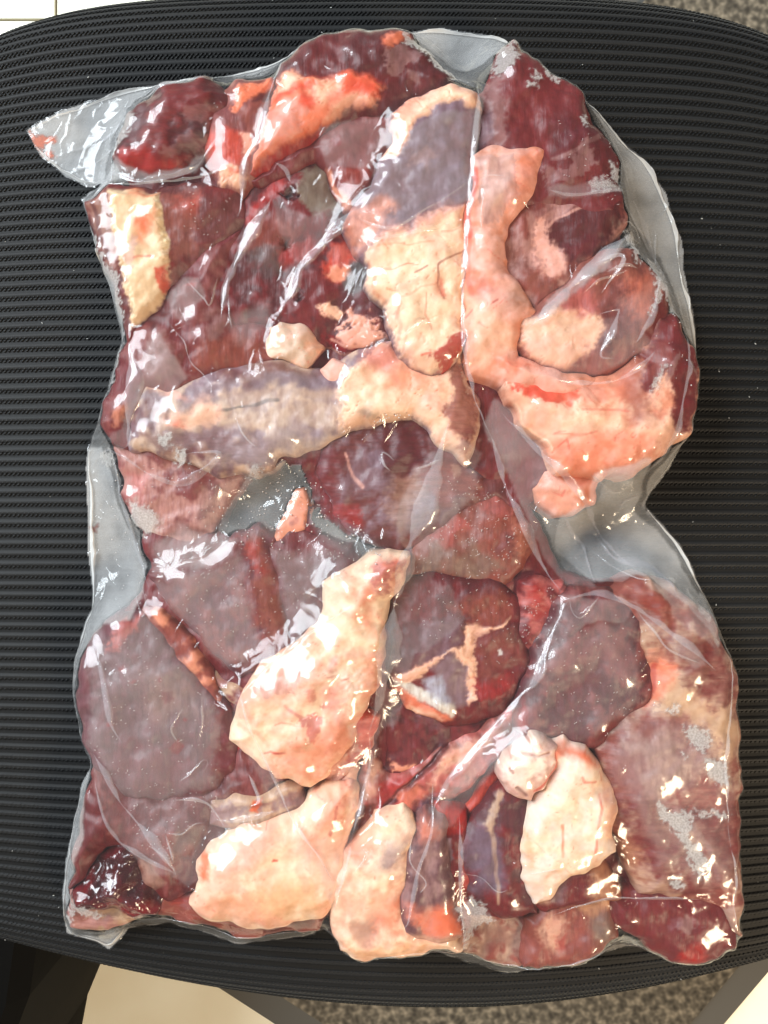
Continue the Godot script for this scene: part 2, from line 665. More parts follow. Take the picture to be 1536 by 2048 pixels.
func P(part: String, colour: String, pts: Array, soft := 5.0, warp := 9.0, op := 1.0, bump := 0.0):
	warp *= 1.7
	soft *= 1.5 if soft > 4.0 else 1.0
	var p := lying(pts, MEAT)
	var b := bounds(p, soft + warp)
	var rect: Rect2i = cu.rect
	b = b.intersection(rect)
	var c: Color = pal[colour]
	var id := 0
	if part != "":
		id = cu.names.find(part)
		if id < 0:
			id = cu.names.size()
			cu.names.append(part)
	var d: PackedFloat32Array = cu.d
	var hh: PackedFloat32Array = cu.h
	var col: PackedColorArray = cu.col
	var pid: PackedByteArray = cu.pid
	var veined := colour.begins_with("fat") or colour.begins_with("coral")
	var vein: Color = pal.coralred
	var stain: Color = pal.pink
	for j in range(b.position.y, b.end.y):
		for i in range(b.position.x, b.end.x):
			var at := (j - rect.position.y) * rect.size.x + i - rect.position.x
			if d[at] < -ST * 1.7:
				continue
			var k := j * NW + i
			var q := sdf(U0 + i * ST + wx[k] * warp + nf[k] * warp * 0.6, V0 + j * ST + wy[k] * warp + nm[k] * warp * 0.6, p)
			if q < -soft:
				continue
			var a := smoothstep(-soft, soft, q) * op
			var m := 1.0 + 0.07 * nf[k] + 0.1 * nm[k]
			var cc := Color(c.r * m, c.g * m, c.b * m)
			if veined:
				cc = cc.lerp(stain, 0.25 * smoothstep(0.05, 0.4, wx[k] + 0.5 * nm[k]))
				cc = cc.lerp(vein, 0.5 * smoothstep(0.76, 0.97, nv[k]) * smoothstep(-0.12, 0.2, nl[k] + nm[k] * 0.7))
			col[at] = col[at].lerp(cc, a)
			if id > 0 and a > 0.5:
				pid[at] = id
			if veined:
				hh[at] -= 0.0004 * a * smoothstep(0.7, 1.0, nv[k])
			if bump != 0.0:
				hh[at] += bump * smoothstep(-3.0, 14.0, q) * smoothstep(0.0, 10.0, d[at])
	cu.h = hh
	cu.col = col
	cu.pid = pid

func L(colour: String, pts: Array, w: float, op := 1.0, bump := 0.0, warp := 8.0):
	var p := lying(pts, MEAT)
	var rect: Rect2i = cu.rect
	var b := bounds(p, w + warp).intersection(rect)
	var c: Color = pal[colour]
	var d: PackedFloat32Array = cu.d
	var hh: PackedFloat32Array = cu.h
	var col: PackedColorArray = cu.col
	for j in range(b.position.y, b.end.y):
		for i in range(b.position.x, b.end.x):
			var at := (j - rect.position.y) * rect.size.x + i - rect.position.x
			if d[at] < -ST * 1.7:
				continue
			var k := j * NW + i
			var q := line_distance(U0 + i * ST + wx[k] * warp, V0 + j * ST + wy[k] * warp, p)
			if q > w:
				continue
			var a := smoothstep(w, w * 0.35, q) * op * (0.85 + 0.5 * nm[k])
			col[at] = col[at].lerp(c, clampf(a, 0.0, 1.0))
			hh[at] += bump * smoothstep(w, 0.0, q)
	cu.h = hh
	cu.col = col

# a coral or red vein net scattered over the piece
func done():
	if cu.is_empty():
		return
	var rect: Rect2i = cu.rect
	var w := rect.size.x
	var hgt := rect.size.y
	var d: PackedFloat32Array = cu.d
	var hh: PackedFloat32Array = cu.h
	var col: PackedColorArray = cu.col
	var pid: PackedByteArray = cu.pid
	var y0: float = cu.y0
	var root = thing(cu.called, cu.label, cu.category)
	var where := Vector3.ZERO
	var pts: PackedFloat32Array = cu.pts
	for i in range(0, pts.size(), 2):
		where += place(pts[i], pts[i + 1], y0) / (pts.size() / 2)
	root.position = where
	for j in hgt:
		for i in w:
			var at := j * w + i
			if d[at] > 0.0 and cu.names[pid[at]] != "gap":
				var k := (j + rect.position.y) * NW + i + rect.position.x
				top[k] = maxf(top[k], hh[at])
	# every separate island of another tissue is a part of its own; specks go back to the main tissue
	var comp := PackedInt32Array()
	comp.resize(w * hgt)
	var names := [cu.names[0]]
	for s in w * hgt:
		if pid[s] == 0 or comp[s] != 0 or d[s] < -ST * 1.7:
			continue
		var found := PackedInt32Array([s])
		var id := pid[s]
		comp[s] = names.size()
		var head := 0
		while head < found.size():
			var q := found[head]
			head += 1
			for o in [q - 1, q + 1, q - w, q + w]:
				if o >= 0 and o < w * hgt and comp[o] == 0 and pid[o] == id and d[o] >= -ST * 1.7:
					comp[o] = names.size()
					found.append(o)
		if found.size() < 40:
			for q in found:
				comp[q] = 0
				pid[q] = 0
		else:
			names.append(cu.names[id])
	var cell := ST * SB
	for id in names.size():
		var slot := PackedInt32Array()
		slot.resize(w * hgt)
		slot.fill(-1)
		var ver := PackedVector3Array()
		var nor := PackedVector3Array()
		var tint := PackedColorArray()
		var idx := PackedInt32Array()
		for j in range(1, hgt - 2):
			for i in range(1, w - 2):
				var a := j * w + i
				if d[a] <= 0.0 and d[a + 1] <= 0.0 and d[a + w] <= 0.0 and d[a + w + 1] <= 0.0:
					continue
				if comp[a] != id:
					continue
				for q in [a, a + 1, a + w, a + w + 1]:
					if slot[q] < 0:
						slot[q] = ver.size()
						var u: float = U0 + (rect.position.x + q % w) * ST
						var v: float = V0 + (rect.position.y + q / w) * ST
						var y := hh[q]
						var nx := (hh[q - 1] - hh[q + 1]) / (2.0 * cell)
						var nz := (hh[q - w] - hh[q + w]) / (2.0 * cell)
						if d[q] < 0.0:
							var gx := (d[q + 1] - d[q - 1]) / (2.0 * ST)
							var gy := (d[q + w] - d[q - w]) / (2.0 * ST)
							var g := maxf(0.4, sqrt(gx * gx + gy * gy))
							u -= d[q] * gx / (g * g)
							v -= d[q] * gy / (g * g)
							y = y0
						ver.append(place(u, v, y) - where)
						nor.append(Vector3(nx, 1.0, nz).normalized())
						tint.append(col[q] if col[q].r > 0.0 else col[a])
				idx.append_array([slot[a], slot[a + 1], slot[a + w], slot[a + 1], slot[a + w + 1], slot[a + w]])
		if names[id] == "gap":   # nothing lies there: the seat shows through the bag
			continue
		if id == 0 and not cu.names.has("gap"):
			var ring := PackedVector2Array()
			for i in range(0, pts.size(), 2):
				ring.append(Vector2(pts[i], pts[i + 1]))
			var tri := Geometry2D.triangulate_polygon(ring)
			var first := ver.size()
			for p in ring:
				ver.append(place(p.x, p.y, y0) - where)
				nor.append(Vector3(0, -1, 0))
				tint.append(cu.base)
			for t in tri:
				idx.append(first + t)
		if idx.is_empty():
			continue
		var arr := []
		arr.resize(Mesh.ARRAY_MAX)
		arr[Mesh.ARRAY_VERTEX] = ver
		arr[Mesh.ARRAY_NORMAL] = nor
		arr[Mesh.ARRAY_COLOR] = tint
		arr[Mesh.ARRAY_INDEX] = idx
		var am := ArrayMesh.new()
		am.add_surface_from_arrays(Mesh.PRIMITIVE_TRIANGLES, arr)
		var part: String = names[id]
		var kind := "muscle"
		for k in ["muscle", "fat", "bone", "clot"]:
			if part.contains(k):
				kind = k
		if part.contains("sinew") or part.contains("membrane"):
			kind = "silverskin"
		if kind == "muscle" and int(pts[0]) % 2 == 0:
			kind = "muscle_grain"
		put(part, am, mats[kind], root)
	cu = {}

# ---------------------------------------------------------------- the pieces of meat, traced from the photograph
func meat():
	C("meat_layer", "dark meat of the lower layer glimpsed through gaps between the upper pieces", "meat", "wine", "winered", 0.002, 0.02, 30.0, [250, 330, 560, 220, 1000, 200, 1200, 330, 1230, 440, 1330, 650, 1330, 850, 1180, 930, 1060, 1010, 1130, 1150, 1300, 1190, 1420, 1300, 1440, 1800, 1300, 1850, 950, 1850, 680, 1830, 400, 1800, 200, 1760, 230, 1550, 200, 1400, 230, 1250, 300, 1140, 260, 1000, 270, 800, 350, 550, 260, 400])
	P("gap", "slate", [395, 1020, 430, 955, 520, 925, 600, 930, 625, 1000, 590, 1060, 480, 1085, 400, 1060], 14, 8)
	P("gap", "slate", [620, 1010, 690, 1060, 780, 1105, 790, 1125, 720, 1140, 640, 1090], 12, 8)
	# upper left
	C("beef_chunk", "round dark maroon chunk at the upper left beside the empty bag corner", "meat", "maroon", "muscle", 0.003, 0.03, 60.0, [259, 223, 285, 204, 332, 180, 413, 161, 445, 170, 470, 190, 457, 217, 435, 240, 424, 274, 410, 305, 380, 338, 332, 354, 262, 342, 232, 314, 240, 280, 255, 245])
	P("membrane", "pinkgrey", [385, 218, 432, 226, 425, 250, 405, 300, 345, 325, 330, 320, 360, 285, 395, 262, 375, 235], 4, 12, 0.35)
	P("", "clot", [388, 252, 410, 246, 414, 272, 398, 284, 380, 270], 4, 8, 0.8)
	P("", "red", [255, 302, 290, 300, 330, 332, 380, 330, 370, 345, 300, 350, 250, 335], 6, 8, 0.7)
	P("", "mauve", [285, 270, 320, 262, 330, 300, 290, 300], 8, 8, 0.4)
	C("beef_chunk", "pinkish brown chunk between the maroon chunk and the fat topped chunk", "meat", "pinkbrown", "mauve", 0.003, 0.029, 45.0, [440, 182, 475, 163, 548, 158, 555, 300, 520, 352, 482, 392, 450, 375, 425, 335, 400, 302, 415, 265, 430, 236, 455, 213])
	P("fat", "coral", [468, 215, 480, 190, 545, 155, 545, 185, 500, 210, 475, 232], 4, 8, 1.0, 0.001)
	P("", "maroon", [500, 205, 540, 185, 545, 200, 505, 218], 4, 6, 0.8)
	P("", "coralred", [405, 300, 422, 268, 455, 272, 490, 292, 490, 330, 470, 348, 440, 322], 8, 8, 0.8)
	P("fat", "fatpink", [480, 284, 505, 284, 510, 310, 492, 325], 4, 6, 0.9)
	P("fat", "fatpeach", [440, 340, 470, 343, 487, 370, 470, 384, 445, 367], 5, 9, 1.0, 0.001)
	P("", "coralred", [455, 345, 480, 350, 480, 362, 460, 360], 4, 6, 0.6)
	C("beef_chunk", "brown red chunk at the top edge with a coral fat seam below", "meat", "brownred", "maroon", 0.003, 0.032, 60.0, [552, 170, 573, 131, 609, 99, 661, 76, 700, 66, 770, 66, 820, 70, 815, 97, 858, 112, 872, 136, 900, 160, 890, 205, 840, 215, 810, 232, 770, 242, 719, 244, 682, 262, 646, 270, 606, 304, 549, 338, 492, 362, 510, 310, 537, 237, 548, 196])
	P("fat", "coral", [556, 162, 585, 155, 615, 172, 670, 173, 740, 172, 762, 190, 748, 218, 700, 238, 665, 254, 640, 257, 600, 292, 545, 327, 496, 354, 512, 305, 538, 240, 546, 196], 5, 9, 1.0, 0.0015)
	P("fat", "fatpeach", [558, 165, 585, 157, 612, 172, 580, 192, 553, 204], 5, 7)
	P("", "fatorange", [640, 180, 668, 175, 682, 190, 658, 225, 632, 226, 620, 200], 8, 7, 0.8)
	P("", "fatpeach", [700, 215, 740, 205, 748, 216, 700, 236, 670, 250, 650, 250], 6, 7, 0.8)
	P("", "redorange", [548, 208, 600, 192, 648, 188, 600, 205, 560, 222], 6, 8, 0.8)
	P("", "redorange", [610, 205, 632, 205, 640, 225, 622, 240, 605, 230], 6, 6, 0.8)
	P("", "redorange", [690, 185, 738, 178, 762, 203, 720, 214, 693, 207], 8, 8, 0.75)
	P("", "pink", [545, 245, 600, 225, 618, 240, 590, 285, 545, 318, 520, 318], 8, 10, 0.75)
	P("", "red", [496, 352, 550, 322, 610, 285, 646, 262, 650, 275, 560, 347, 500, 368], 5, 7, 0.8)
	P("", "red", [610, 170, 680, 168, 750, 172, 765, 182, 740, 180, 670, 178], 5, 6, 0.6)
	P("fat", "coral", [765, 100, 790, 82, 812, 82, 814, 100, 792, 107, 775, 124, 762, 116], 6, 9, 0.9)
	P("membrane", "pinkgrey", [770, 128, 800, 112, 842, 120, 850, 132, 815, 140, 795, 178, 775, 170], 3, 10, 0.55)
	P("", "pinkgrey", [815, 160, 840, 163, 838, 182, 820, 175], 3, 6, 0.5)
	P("", "maroon", [755, 190, 800, 180, 850, 190, 835, 212, 790, 228, 752, 220], 8, 8, 0.8)
	C("beef_chunk", "wine red sheet of muscle under the coral seam at the upper centre", "meat", "wine", "mauve", 0.003, 0.029, 40.0, [560, 325, 604, 296, 646, 264, 719, 238, 792, 226, 805, 260, 790, 300, 775, 330, 750, 372, 730, 400, 708, 436, 688, 428, 668, 390, 650, 352, 628, 318, 590, 340, 520, 372, 495, 368])
	P("membrane", "mauve", [630, 270, 740, 255, 780, 290, 755, 345, 700, 345, 640, 335, 622, 300], 14, 10, 0.8)
	P("", "brick", [678, 352, 745, 340, 742, 380, 715, 402, 688, 388], 8, 8, 0.8)
	P("fat", "coralpale", [645, 345, 660, 350, 690, 395, 722, 432, 690, 432, 668, 386], 4, 6, 0.8)
	P("", "blood", [664, 284, 681, 280, 686, 296, 670, 302], 4, 4)
	# upper centre
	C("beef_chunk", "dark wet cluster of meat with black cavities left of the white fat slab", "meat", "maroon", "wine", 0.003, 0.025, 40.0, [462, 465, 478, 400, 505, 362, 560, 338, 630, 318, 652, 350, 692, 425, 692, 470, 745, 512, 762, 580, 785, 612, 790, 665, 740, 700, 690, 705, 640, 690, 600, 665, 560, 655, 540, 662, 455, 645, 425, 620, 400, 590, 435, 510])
	P("membrane", "olive", [598, 342, 635, 322, 660, 360, 682, 405, 665, 426, 630, 432, 605, 402], 5, 9)
	P("", "clot", [562, 385, 598, 368, 606, 395, 580, 412], 4, 8, 0.9, -0.004)  # darkness of a cavity painted in, borrowing the clot colour
	P("", "red", [535, 368, 572, 345, 577, 372, 545, 400, 505, 478, 490, 452], 7, 9, 0.8)
	P("", "clot", [555, 472, 583, 475, 590, 500, 570, 510, 553, 492], 4, 8, 0.9, -0.004)  # second cavity, its shade put into the colour too
	P("", "clot", [590, 580, 602, 588, 598, 600, 588, 595], 4, 8, 0.9, -0.004)  # small hole, shaded by colour as well, no clot here
	P("", "pinkbrown", [520, 440, 582, 444, 602, 470, 562, 522, 510, 512, 495, 482], 9, 12, 0.7)
	P("", "grey", [500, 495, 560, 510, 590, 530, 560, 550, 505, 535], 9, 12, 0.6)
	P("", "coralred", [640, 530, 662, 500, 690, 488, 722, 502, 737, 520, 700, 532, 690, 557, 650, 557], 7, 12, 0.8)
	P("fat", "coralpale", [648, 547, 665, 530, 700, 525, 705, 545, 690, 560, 665, 558], 4, 8, 0.9)
	P("", "red", [550, 520, 620, 480, 640, 500, 570, 540], 6, 8, 0.6)
	P("membrane", "purple", [685, 562, 730, 545, 748, 592, 774, 622, 778, 655, 720, 622, 678, 592], 6, 8, 0.9)
	P("", "grey", [705, 520, 737, 530, 742, 582, 700, 582, 682, 566], 5, 7, 0.9)
	P("fat", "fatpeach", [636, 606, 660, 603, 682, 630, 672, 646, 648, 632], 3, 8, 1.0, 0.001)
	P("fat", "fatpink", [685, 640, 702, 626, 725, 634, 745, 642, 768, 665, 774, 690, 720, 692, 672, 682, 665, 664], 4, 16, 1.0, 0.0015)
	P("", "blood", [640, 690, 680, 680, 730, 690, 772, 700, 720, 714, 660, 706], 5, 14, 0.9)
	L("fatpink", [640, 696, 690, 708, 730, 702], 4, 0.9)
	L("fatpink", [660, 682, 700, 692, 760, 690], 4, 0.8)
	C("beef_chunk", "left flank of wine coloured meat beside the rib bone, edged with white frost", "meat", "winered", "mauve", 0.003, 0.027, 50.0, [436, 470, 482, 455, 474, 520, 448, 600, 465, 648, 545, 658, 552, 728, 480, 745, 400, 765, 345, 792, 305, 800, 268, 855, 268, 890, 222, 888, 203, 850, 213, 790, 234, 730, 250, 690, 275, 650, 330, 580, 390, 510])
	P("", "brick2", [385, 737, 402, 690, 470, 658, 542, 690, 547, 726, 480, 742], 8, 9, 0.9)
	P("membrane", "mauve", [330, 600, 400, 560, 432, 600, 402, 640, 345, 655], 8, 10, 0.7)
	P("membrane", "pinkgrey", [290, 690, 330, 670, 350, 720, 380, 750, 300, 765], 8, 12, 0.6)
	P("", "maroon", [290, 640, 372, 545, 385, 560, 330, 650, 310, 668], 6, 7, 0.8)
	P("", "coralpale", [225, 830, 250, 800, 262, 815, 245, 840, 222, 860], 5, 8, 0.7)
	P("", "red", [375, 578, 395, 570, 390, 585], 4, 5, 0.7)
	P("", "pinkgrey", [420, 625, 455, 640, 450, 670, 425, 690, 405, 670], 7, 10, 0.6)
	C("rib_chunk", "cut rib at the left edge with a cream bone between brown muscle", "rib", "brown", "muscle", 0.003, 0.028, 40.0, [174, 404, 200, 393, 225, 378, 330, 376, 430, 370, 474, 383, 495, 440, 474, 462, 434, 494, 384, 534, 334, 594, 284, 654, 262, 686, 243, 640, 233, 590, 213, 530, 188, 470])
	P("muscle_strip", "tan", [174, 408, 226, 393, 234, 470, 240, 542, 215, 520, 190, 460], 6, 8, 0.5)
	L("purple", [190, 405, 205, 470, 225, 520], 7, 0.7)
	L("maroon", [180, 440, 195, 480, 205, 490], 8, 0.7)
	P("", "brown2", [320, 386, 400, 384, 412, 430, 382, 470, 387, 520, 350, 535, 340, 470], 8, 14, 0.8)
	P("", "brown", [405, 402, 452, 394, 474, 430, 442, 482, 398, 505, 393, 450], 12, 14, 0.8)
	P("", "coralred", [355, 395, 400, 395, 405, 420, 365, 425], 10, 12, 0.4)
	P("bone", "bone", [226, 386, 320, 384, 334, 440, 344, 520, 346, 560, 332, 592, 300, 630, 270, 662, 262, 600, 252, 550, 240, 500, 231, 440], 4, 5, 1.0, 0.0025)
	L("bonelight", [312, 388, 328, 430, 338, 500], 8, 0.9)
	P("", "orange", [268, 440, 300, 425, 317, 440, 312, 480, 285, 482], 14, 8, 0.9)
	P("", "orange", [250, 386, 318, 384, 315, 398, 262, 396], 6, 8, 0.7)
	P("", "coralred", [318, 543, 342, 538, 346, 577, 328, 592, 316, 570], 4, 6, 0.9)
	P("", "pinkpale", [258, 500, 270, 475, 282, 478, 284, 510, 264, 565, 258, 560], 4, 7, 0.8)
	L("coralred", [280, 525, 290, 520, 310, 518], 4, 0.7)
	# the white slab
	C("fat_slab", "big cream white fat slab with fine red veins at the upper centre", "fat", "mauve2", "lav", 0.003, 0.034, 40.0, [784, 233, 836, 202, 900, 184, 955, 200, 954, 240, 946, 330, 934, 430, 927, 520, 926, 600, 926, 680, 910, 725, 880, 750, 830, 738, 802, 718, 785, 684, 776, 640, 770, 616, 745, 606, 734, 583, 739, 546, 722, 520, 700, 488, 688, 470, 703, 436, 738, 380, 768, 325, 785, 290], "membrane")
	P("fat", "fatpeach", [784, 235, 836, 204, 900, 186, 955, 202, 950, 232, 905, 224, 870, 240, 835, 257, 812, 288, 795, 330, 772, 332, 770, 315, 782, 285, 790, 250], 5, 8, 1.0, 0.0015)
	P("", "fat", [840, 215, 900, 205, 940, 222, 900, 222, 865, 238, 835, 250], 6, 6, 0.8)
	P("", "coral", [795, 228, 830, 212, 850, 212, 820, 230, 800, 240], 6, 6, 0.5)
	P("sinew", "coralpale", [703, 436, 762, 415, 785, 430, 770, 470, 742, 508, 722, 522, 690, 480], 10, 9, 0.9)
	P("fat", "fat", [735, 520, 752, 498, 800, 468, 860, 438, 936, 422, 930, 520, 928, 600, 928, 690, 910, 730, 880, 750, 830, 738, 802, 718, 785, 684, 776, 640, 770, 618, 745, 608, 732, 585, 737, 548], 5, 7, 1.0, 0.0015)
	P("", "pink", [748, 500, 780, 468, 850, 438, 935, 416, 930, 436, 860, 462, 790, 494, 755, 514], 8, 9, 0.8)
	P("membrane", "lav", [848, 358, 900, 338, 940, 348, 933, 420, 860, 436, 800, 462, 788, 440, 830, 410], 12, 12, 0.85)
	P("", "pinkgrey", [820, 330, 850, 310, 864, 335, 848, 362, 822, 352], 3, 7, 0.55)
	P("", "wine", [925, 240, 948, 235, 945, 330, 930, 340], 6, 6, 0.6)
	P("", "coral", [862, 570, 878, 572, 890, 608, 872, 600], 6, 6, 0.6)
	P("", "red", [926, 675, 902, 672, 890, 690, 876, 700, 862, 716, 874, 732, 876, 764, 892, 764, 900, 738, 915, 710], 4, 8, 0.9)
	L("brick2", [926, 512, 893, 530, 874, 550, 872, 582, 885, 608], 3, 0.8)
	L("coralred", [878, 575, 884, 600], 5, 0.7)
	L("brick2", [826, 558, 850, 550], 3, 0.7)
	L("coralpale", [770, 590, 800, 598, 802, 625, 795, 650], 3, 0.7)
	L("coralpale", [805, 610, 840, 592, 868, 585], 2.5, 0.6)
	L("coralpale", [750, 510, 800, 505, 870, 500], 3, 0.5)
	L("tan", [810, 665, 805, 700, 808, 716], 4, 0.6)
	L("coralred", [846, 716, 860, 712], 4, 0.8)
	L("coral", [740, 540, 752, 560, 750, 600, 770, 615], 5, 0.5)
	P("", "tan", [820, 570, 850, 575, 840, 590, 815, 590], 8, 10, 0.35)
	L("coralred", [760, 545, 790, 548, 812, 540, 830, 545], 2.5, 0.5)
	L("coralred", [850, 600, 846, 640, 855, 670], 2.5, 0.5)
	L("pinkred", [790, 700, 800, 660, 795, 640], 4, 0.4)
	L("coralred", [880, 480, 905, 478, 925, 470], 2.5, 0.5)
	P("", "pink", [790, 690, 830, 700, 835, 735, 805, 720], 8, 9, 0.5)
	# middle band
	C("sinew_slab", "long grey lavender slab of sinew and fat lying across the middle", "meat", "lav2", "cream", 0.003, 0.028, 40.0, [655, 742, 690, 718, 720, 698, 780, 688, 830, 726, 875, 738, 902, 712, 924, 690, 934, 720, 936, 760, 950, 800, 956, 850, 948, 890, 936, 930, 905, 905, 880, 890, 845, 852, 820, 837, 780, 838, 740, 855, 690, 866, 650, 886, 560, 915, 500, 945, 440, 945, 400, 932, 330, 910, 263, 895, 258, 850, 278, 800, 298, 765, 340, 780, 400, 755, 460, 735, 540, 724, 600, 730], "sinew")
	P("fat", "fatorange", [676, 762, 720, 730, 760, 690, 800, 710, 830, 728, 875, 740, 902, 712, 924, 690, 936, 760, 950, 800, 956, 850, 936, 930, 905, 905, 880, 890, 845, 852, 820, 837, 780, 838, 740, 855, 690, 864, 672, 832], 7, 9, 1.0, 0.001)
	P("", "pinkred", [735, 702, 790, 688, 812, 720, 790, 750, 740, 747, 722, 725], 12, 9, 0.7)
	P("", "coral", [770, 745, 830, 735, 870, 760, 880, 800, 850, 830, 800, 810, 780, 780], 14, 12, 0.6)
	P("", "fat", [690, 790, 760, 770, 850, 790, 860, 830, 820, 832, 760, 836, 690, 830], 10, 12, 0.6)
	P("", "grey", [710, 830, 740, 815, 755, 830, 730, 845], 8, 9, 0.6)
	P("muscle_strip", "pinkbrown", [900, 728, 930, 722, 934, 760, 950, 800, 956, 850, 938, 890, 905, 860, 888, 820, 902, 780], 6, 9, 0.85)
	P("", "wine", [900, 900, 930, 860, 950, 870, 940, 920, 915, 905], 7, 9, 0.6)
	P("", "brown", [430, 742, 540, 726, 660, 742, 650, 765, 500, 775, 430, 770], 7, 9, 0.8)
	P("", "cream", [450, 790, 560, 768, 660, 782, 682, 797, 600, 802, 520, 812, 450, 822, 400, 832], 8, 9, 0.7)
	P("", "lav", [500, 762, 600, 750, 680, 756, 680, 776, 600, 776, 500, 785], 7, 9, 0.8)
	P("", "cream", [400, 838, 520, 814, 640, 802, 680, 812, 680, 848, 600, 852, 520, 852, 430, 852], 7, 9, 0.8)
	L("grey", [440, 826, 530, 806, 560, 800], 5, 0.7)
	P("fat", "fatpeach", [345, 845, 335, 828, 370, 818, 415, 800, 445, 810, 462, 835, 430, 855, 400, 852], 8, 12, 0.85)
	P("", "coral", [342, 838, 366, 830, 378, 850, 352, 856], 6, 8, 0.8)
	P("fat", "fatpink", [308, 776, 335, 764, 375, 788, 400, 800, 360, 802], 5, 9, 0.9)
	P("muscle_strip", "brown", [263, 862, 330, 852, 420, 870, 500, 868, 545, 880, 560, 908, 500, 940, 400, 928, 330, 906], 10, 12, 0.75)
	P("", "lav2", [545, 862, 640, 850, 682, 858, 650, 884, 560, 912, 470, 938, 440, 915], 10, 12, 0.7)
	P("", "brown", [280, 800, 330, 800, 350, 830, 300, 850, 270, 850], 8, 12, 0.7)
	P("", "lav", [360, 800, 400, 785, 440, 790, 420, 815, 370, 820], 8, 9, 0.7)
	C("fat_lump", "rough yellowish fat lump left of the bloody tear", "fat", "fatpeach", "cream", 0.012, 0.018, 22.0, [530, 665, 560, 648, 600, 653, 634, 680, 640, 702, 615, 722, 580, 718, 535, 716], "fat", 1.6, 16.0)
	C("fat_nodule", "small smooth pink fat nodule hanging at the end of the sinew slab", "fat", "fatpink", "pinkpale", 0.016, 0.016, 16.0, [648, 742, 668, 724, 690, 733, 697, 750, 690, 770, 672, 774, 654, 764], "fat", 0.6, 4.0)
	# upper right
	C("beef_chunk", "large plain red muscle at the upper right edge with white flecks", "meat", "muscle", "winered", 0.003, 0.031, 60.0, [962, 195, 985, 150, 1000, 110, 1025, 90, 1060, 125, 1090, 140, 1130, 170, 1160, 200, 1190, 245, 1215, 290, 1232, 330, 1240, 400, 1238, 440, 1225, 465, 1080, 425, 1020, 425, 980, 335, 950, 305, 946, 240])
	P("membrane", "pinkgrey", [972, 165, 1000, 158, 1010, 230, 1008, 300, 985, 315, 965, 300, 974, 250], 5, 9, 0.6)
	P("", "maroon", [1090, 250, 1200, 265, 1237, 330, 1200, 352, 1100, 315], 16, 16, 0.7)
	P("", "lav", [945, 240, 975, 230, 978, 300, 950, 305], 5, 6, 0.6)
	L("pinkgrey", [1100, 330, 1140, 320, 1200, 280], 5, 0.5)
	P("", "pinkgrey", [1100, 345, 1160, 310, 1180, 330, 1130, 380, 1090, 390], 4, 16, 0.5)
	P("muscle_strip", "wine", [1082, 398, 1237, 392, 1237, 440, 1225, 465, 1100, 440], 5, 8, 0.8)
	C("fat_column", "tall coral pink fat column standing right of the long film fold", "fat", "coralpale", "fatpink", 0.003, 0.035, 40.0, [945, 327, 960, 312, 1000, 306, 1050, 306, 1082, 311, 1087, 340, 1073, 380, 1043, 412, 1018, 442, 1006, 490, 1008, 550, 1033, 592, 1062, 622, 1045, 660, 1025, 700, 1030, 722, 1100, 742, 1185, 768, 1172, 806, 1100, 795, 1000, 770, 945, 748, 928, 722, 921, 640, 919, 560, 926, 430], "fat")
	P("membrane", "pinkpale", [952, 322, 1020, 322, 1030, 400, 992, 450, 970, 470, 948, 400], 9, 9, 0.75)
	P("", "coral", [1030, 322, 1080, 318, 1077, 370, 1030, 422, 1010, 435, 1022, 370], 12, 9, 0.5)
	L("redorange", [945, 355, 937, 430, 933, 490], 9, 0.9)
	L("coralred", [932, 490, 930, 560, 940, 600], 8, 0.5)
	P("", "fatpeach", [926, 600, 1000, 640, 1022, 700, 960, 742, 932, 720], 14, 9, 0.8)
	P("", "coral", [980, 715, 1040, 728, 1062, 745, 1000, 757, 970, 742], 9, 9, 0.7)
	P("", "pinkred", [940, 560, 980, 570, 990, 590, 950, 600], 12, 12, 0.5)
	L("red", [982, 620, 990, 615], 4, 0.8)
	L("red", [930, 640, 938, 630], 3, 0.7)
	L("red", [1040, 575, 1052, 570], 3, 0.7)
	P("", "olive", [1010, 590, 1050, 600, 1045, 640, 1015, 640], 14, 12, 0.4)
	C("beef_chunk", "pale marbled chunk with a round dark red eye at the right", "meat", "frostpink", "pinkbrown", 0.003, 0.029, 40.0, [1008, 445, 1038, 412, 1080, 402, 1240, 400, 1246, 450, 1205, 512, 1155, 562, 1125, 605, 1062, 630, 1028, 597, 1003, 552, 1001, 490])
	P("muscle_eye", "maroon", [1090, 455, 1130, 442, 1180, 405, 1242, 402, 1240, 445, 1184, 524, 1130, 550, 1124, 522, 1098, 497], 6, 9)
	P("", "winered", [1130, 500, 1180, 480, 1190, 510, 1140, 545], 10, 9, 0.5)
	P("", "brown2", [1013, 500, 1033, 485, 1062, 540, 1088, 560, 1082, 592, 1048, 592, 1018, 552], 9, 22, 0.8)
	P("fat", "fatpink", [1068, 430, 1092, 432, 1102, 500, 1122, 542, 1098, 562, 1066, 520], 7, 12, 0.7)
	L("fatpink", [1090, 462, 1110, 445, 1130, 440, 1180, 410], 4, 0.6)
	P("", "winered", [1040, 420, 1080, 405, 1095, 425, 1060, 460], 8, 12, 0.5)
	C("beef_chunk", "brownish lobe under drawn film with a pale round fat disc", "meat", "pinkbrown", "brown2", 0.003, 0.033, 45.0, [1026, 645, 1100, 590, 1160, 538, 1225, 505, 1262, 512, 1300, 545, 1330, 590, 1340, 645, 1300, 695, 1245, 740, 1190, 758, 1100, 745, 1045, 722, 1020, 692])
	P("fat", "fatpeach", [1038, 652, 1090, 625, 1150, 618, 1188, 640, 1194, 690, 1164, 720, 1110, 740, 1058, 720, 1032, 690], 6, 9, 1.0, 0.001)
	P("", "tan2", [1100, 640, 1160, 630, 1180, 660, 1150, 690, 1110, 680], 10, 10, 0.5)
	P("", "pinkred", [1100, 610, 1150, 582, 1182, 600, 1184, 630, 1122, 627], 7, 14, 0.7)
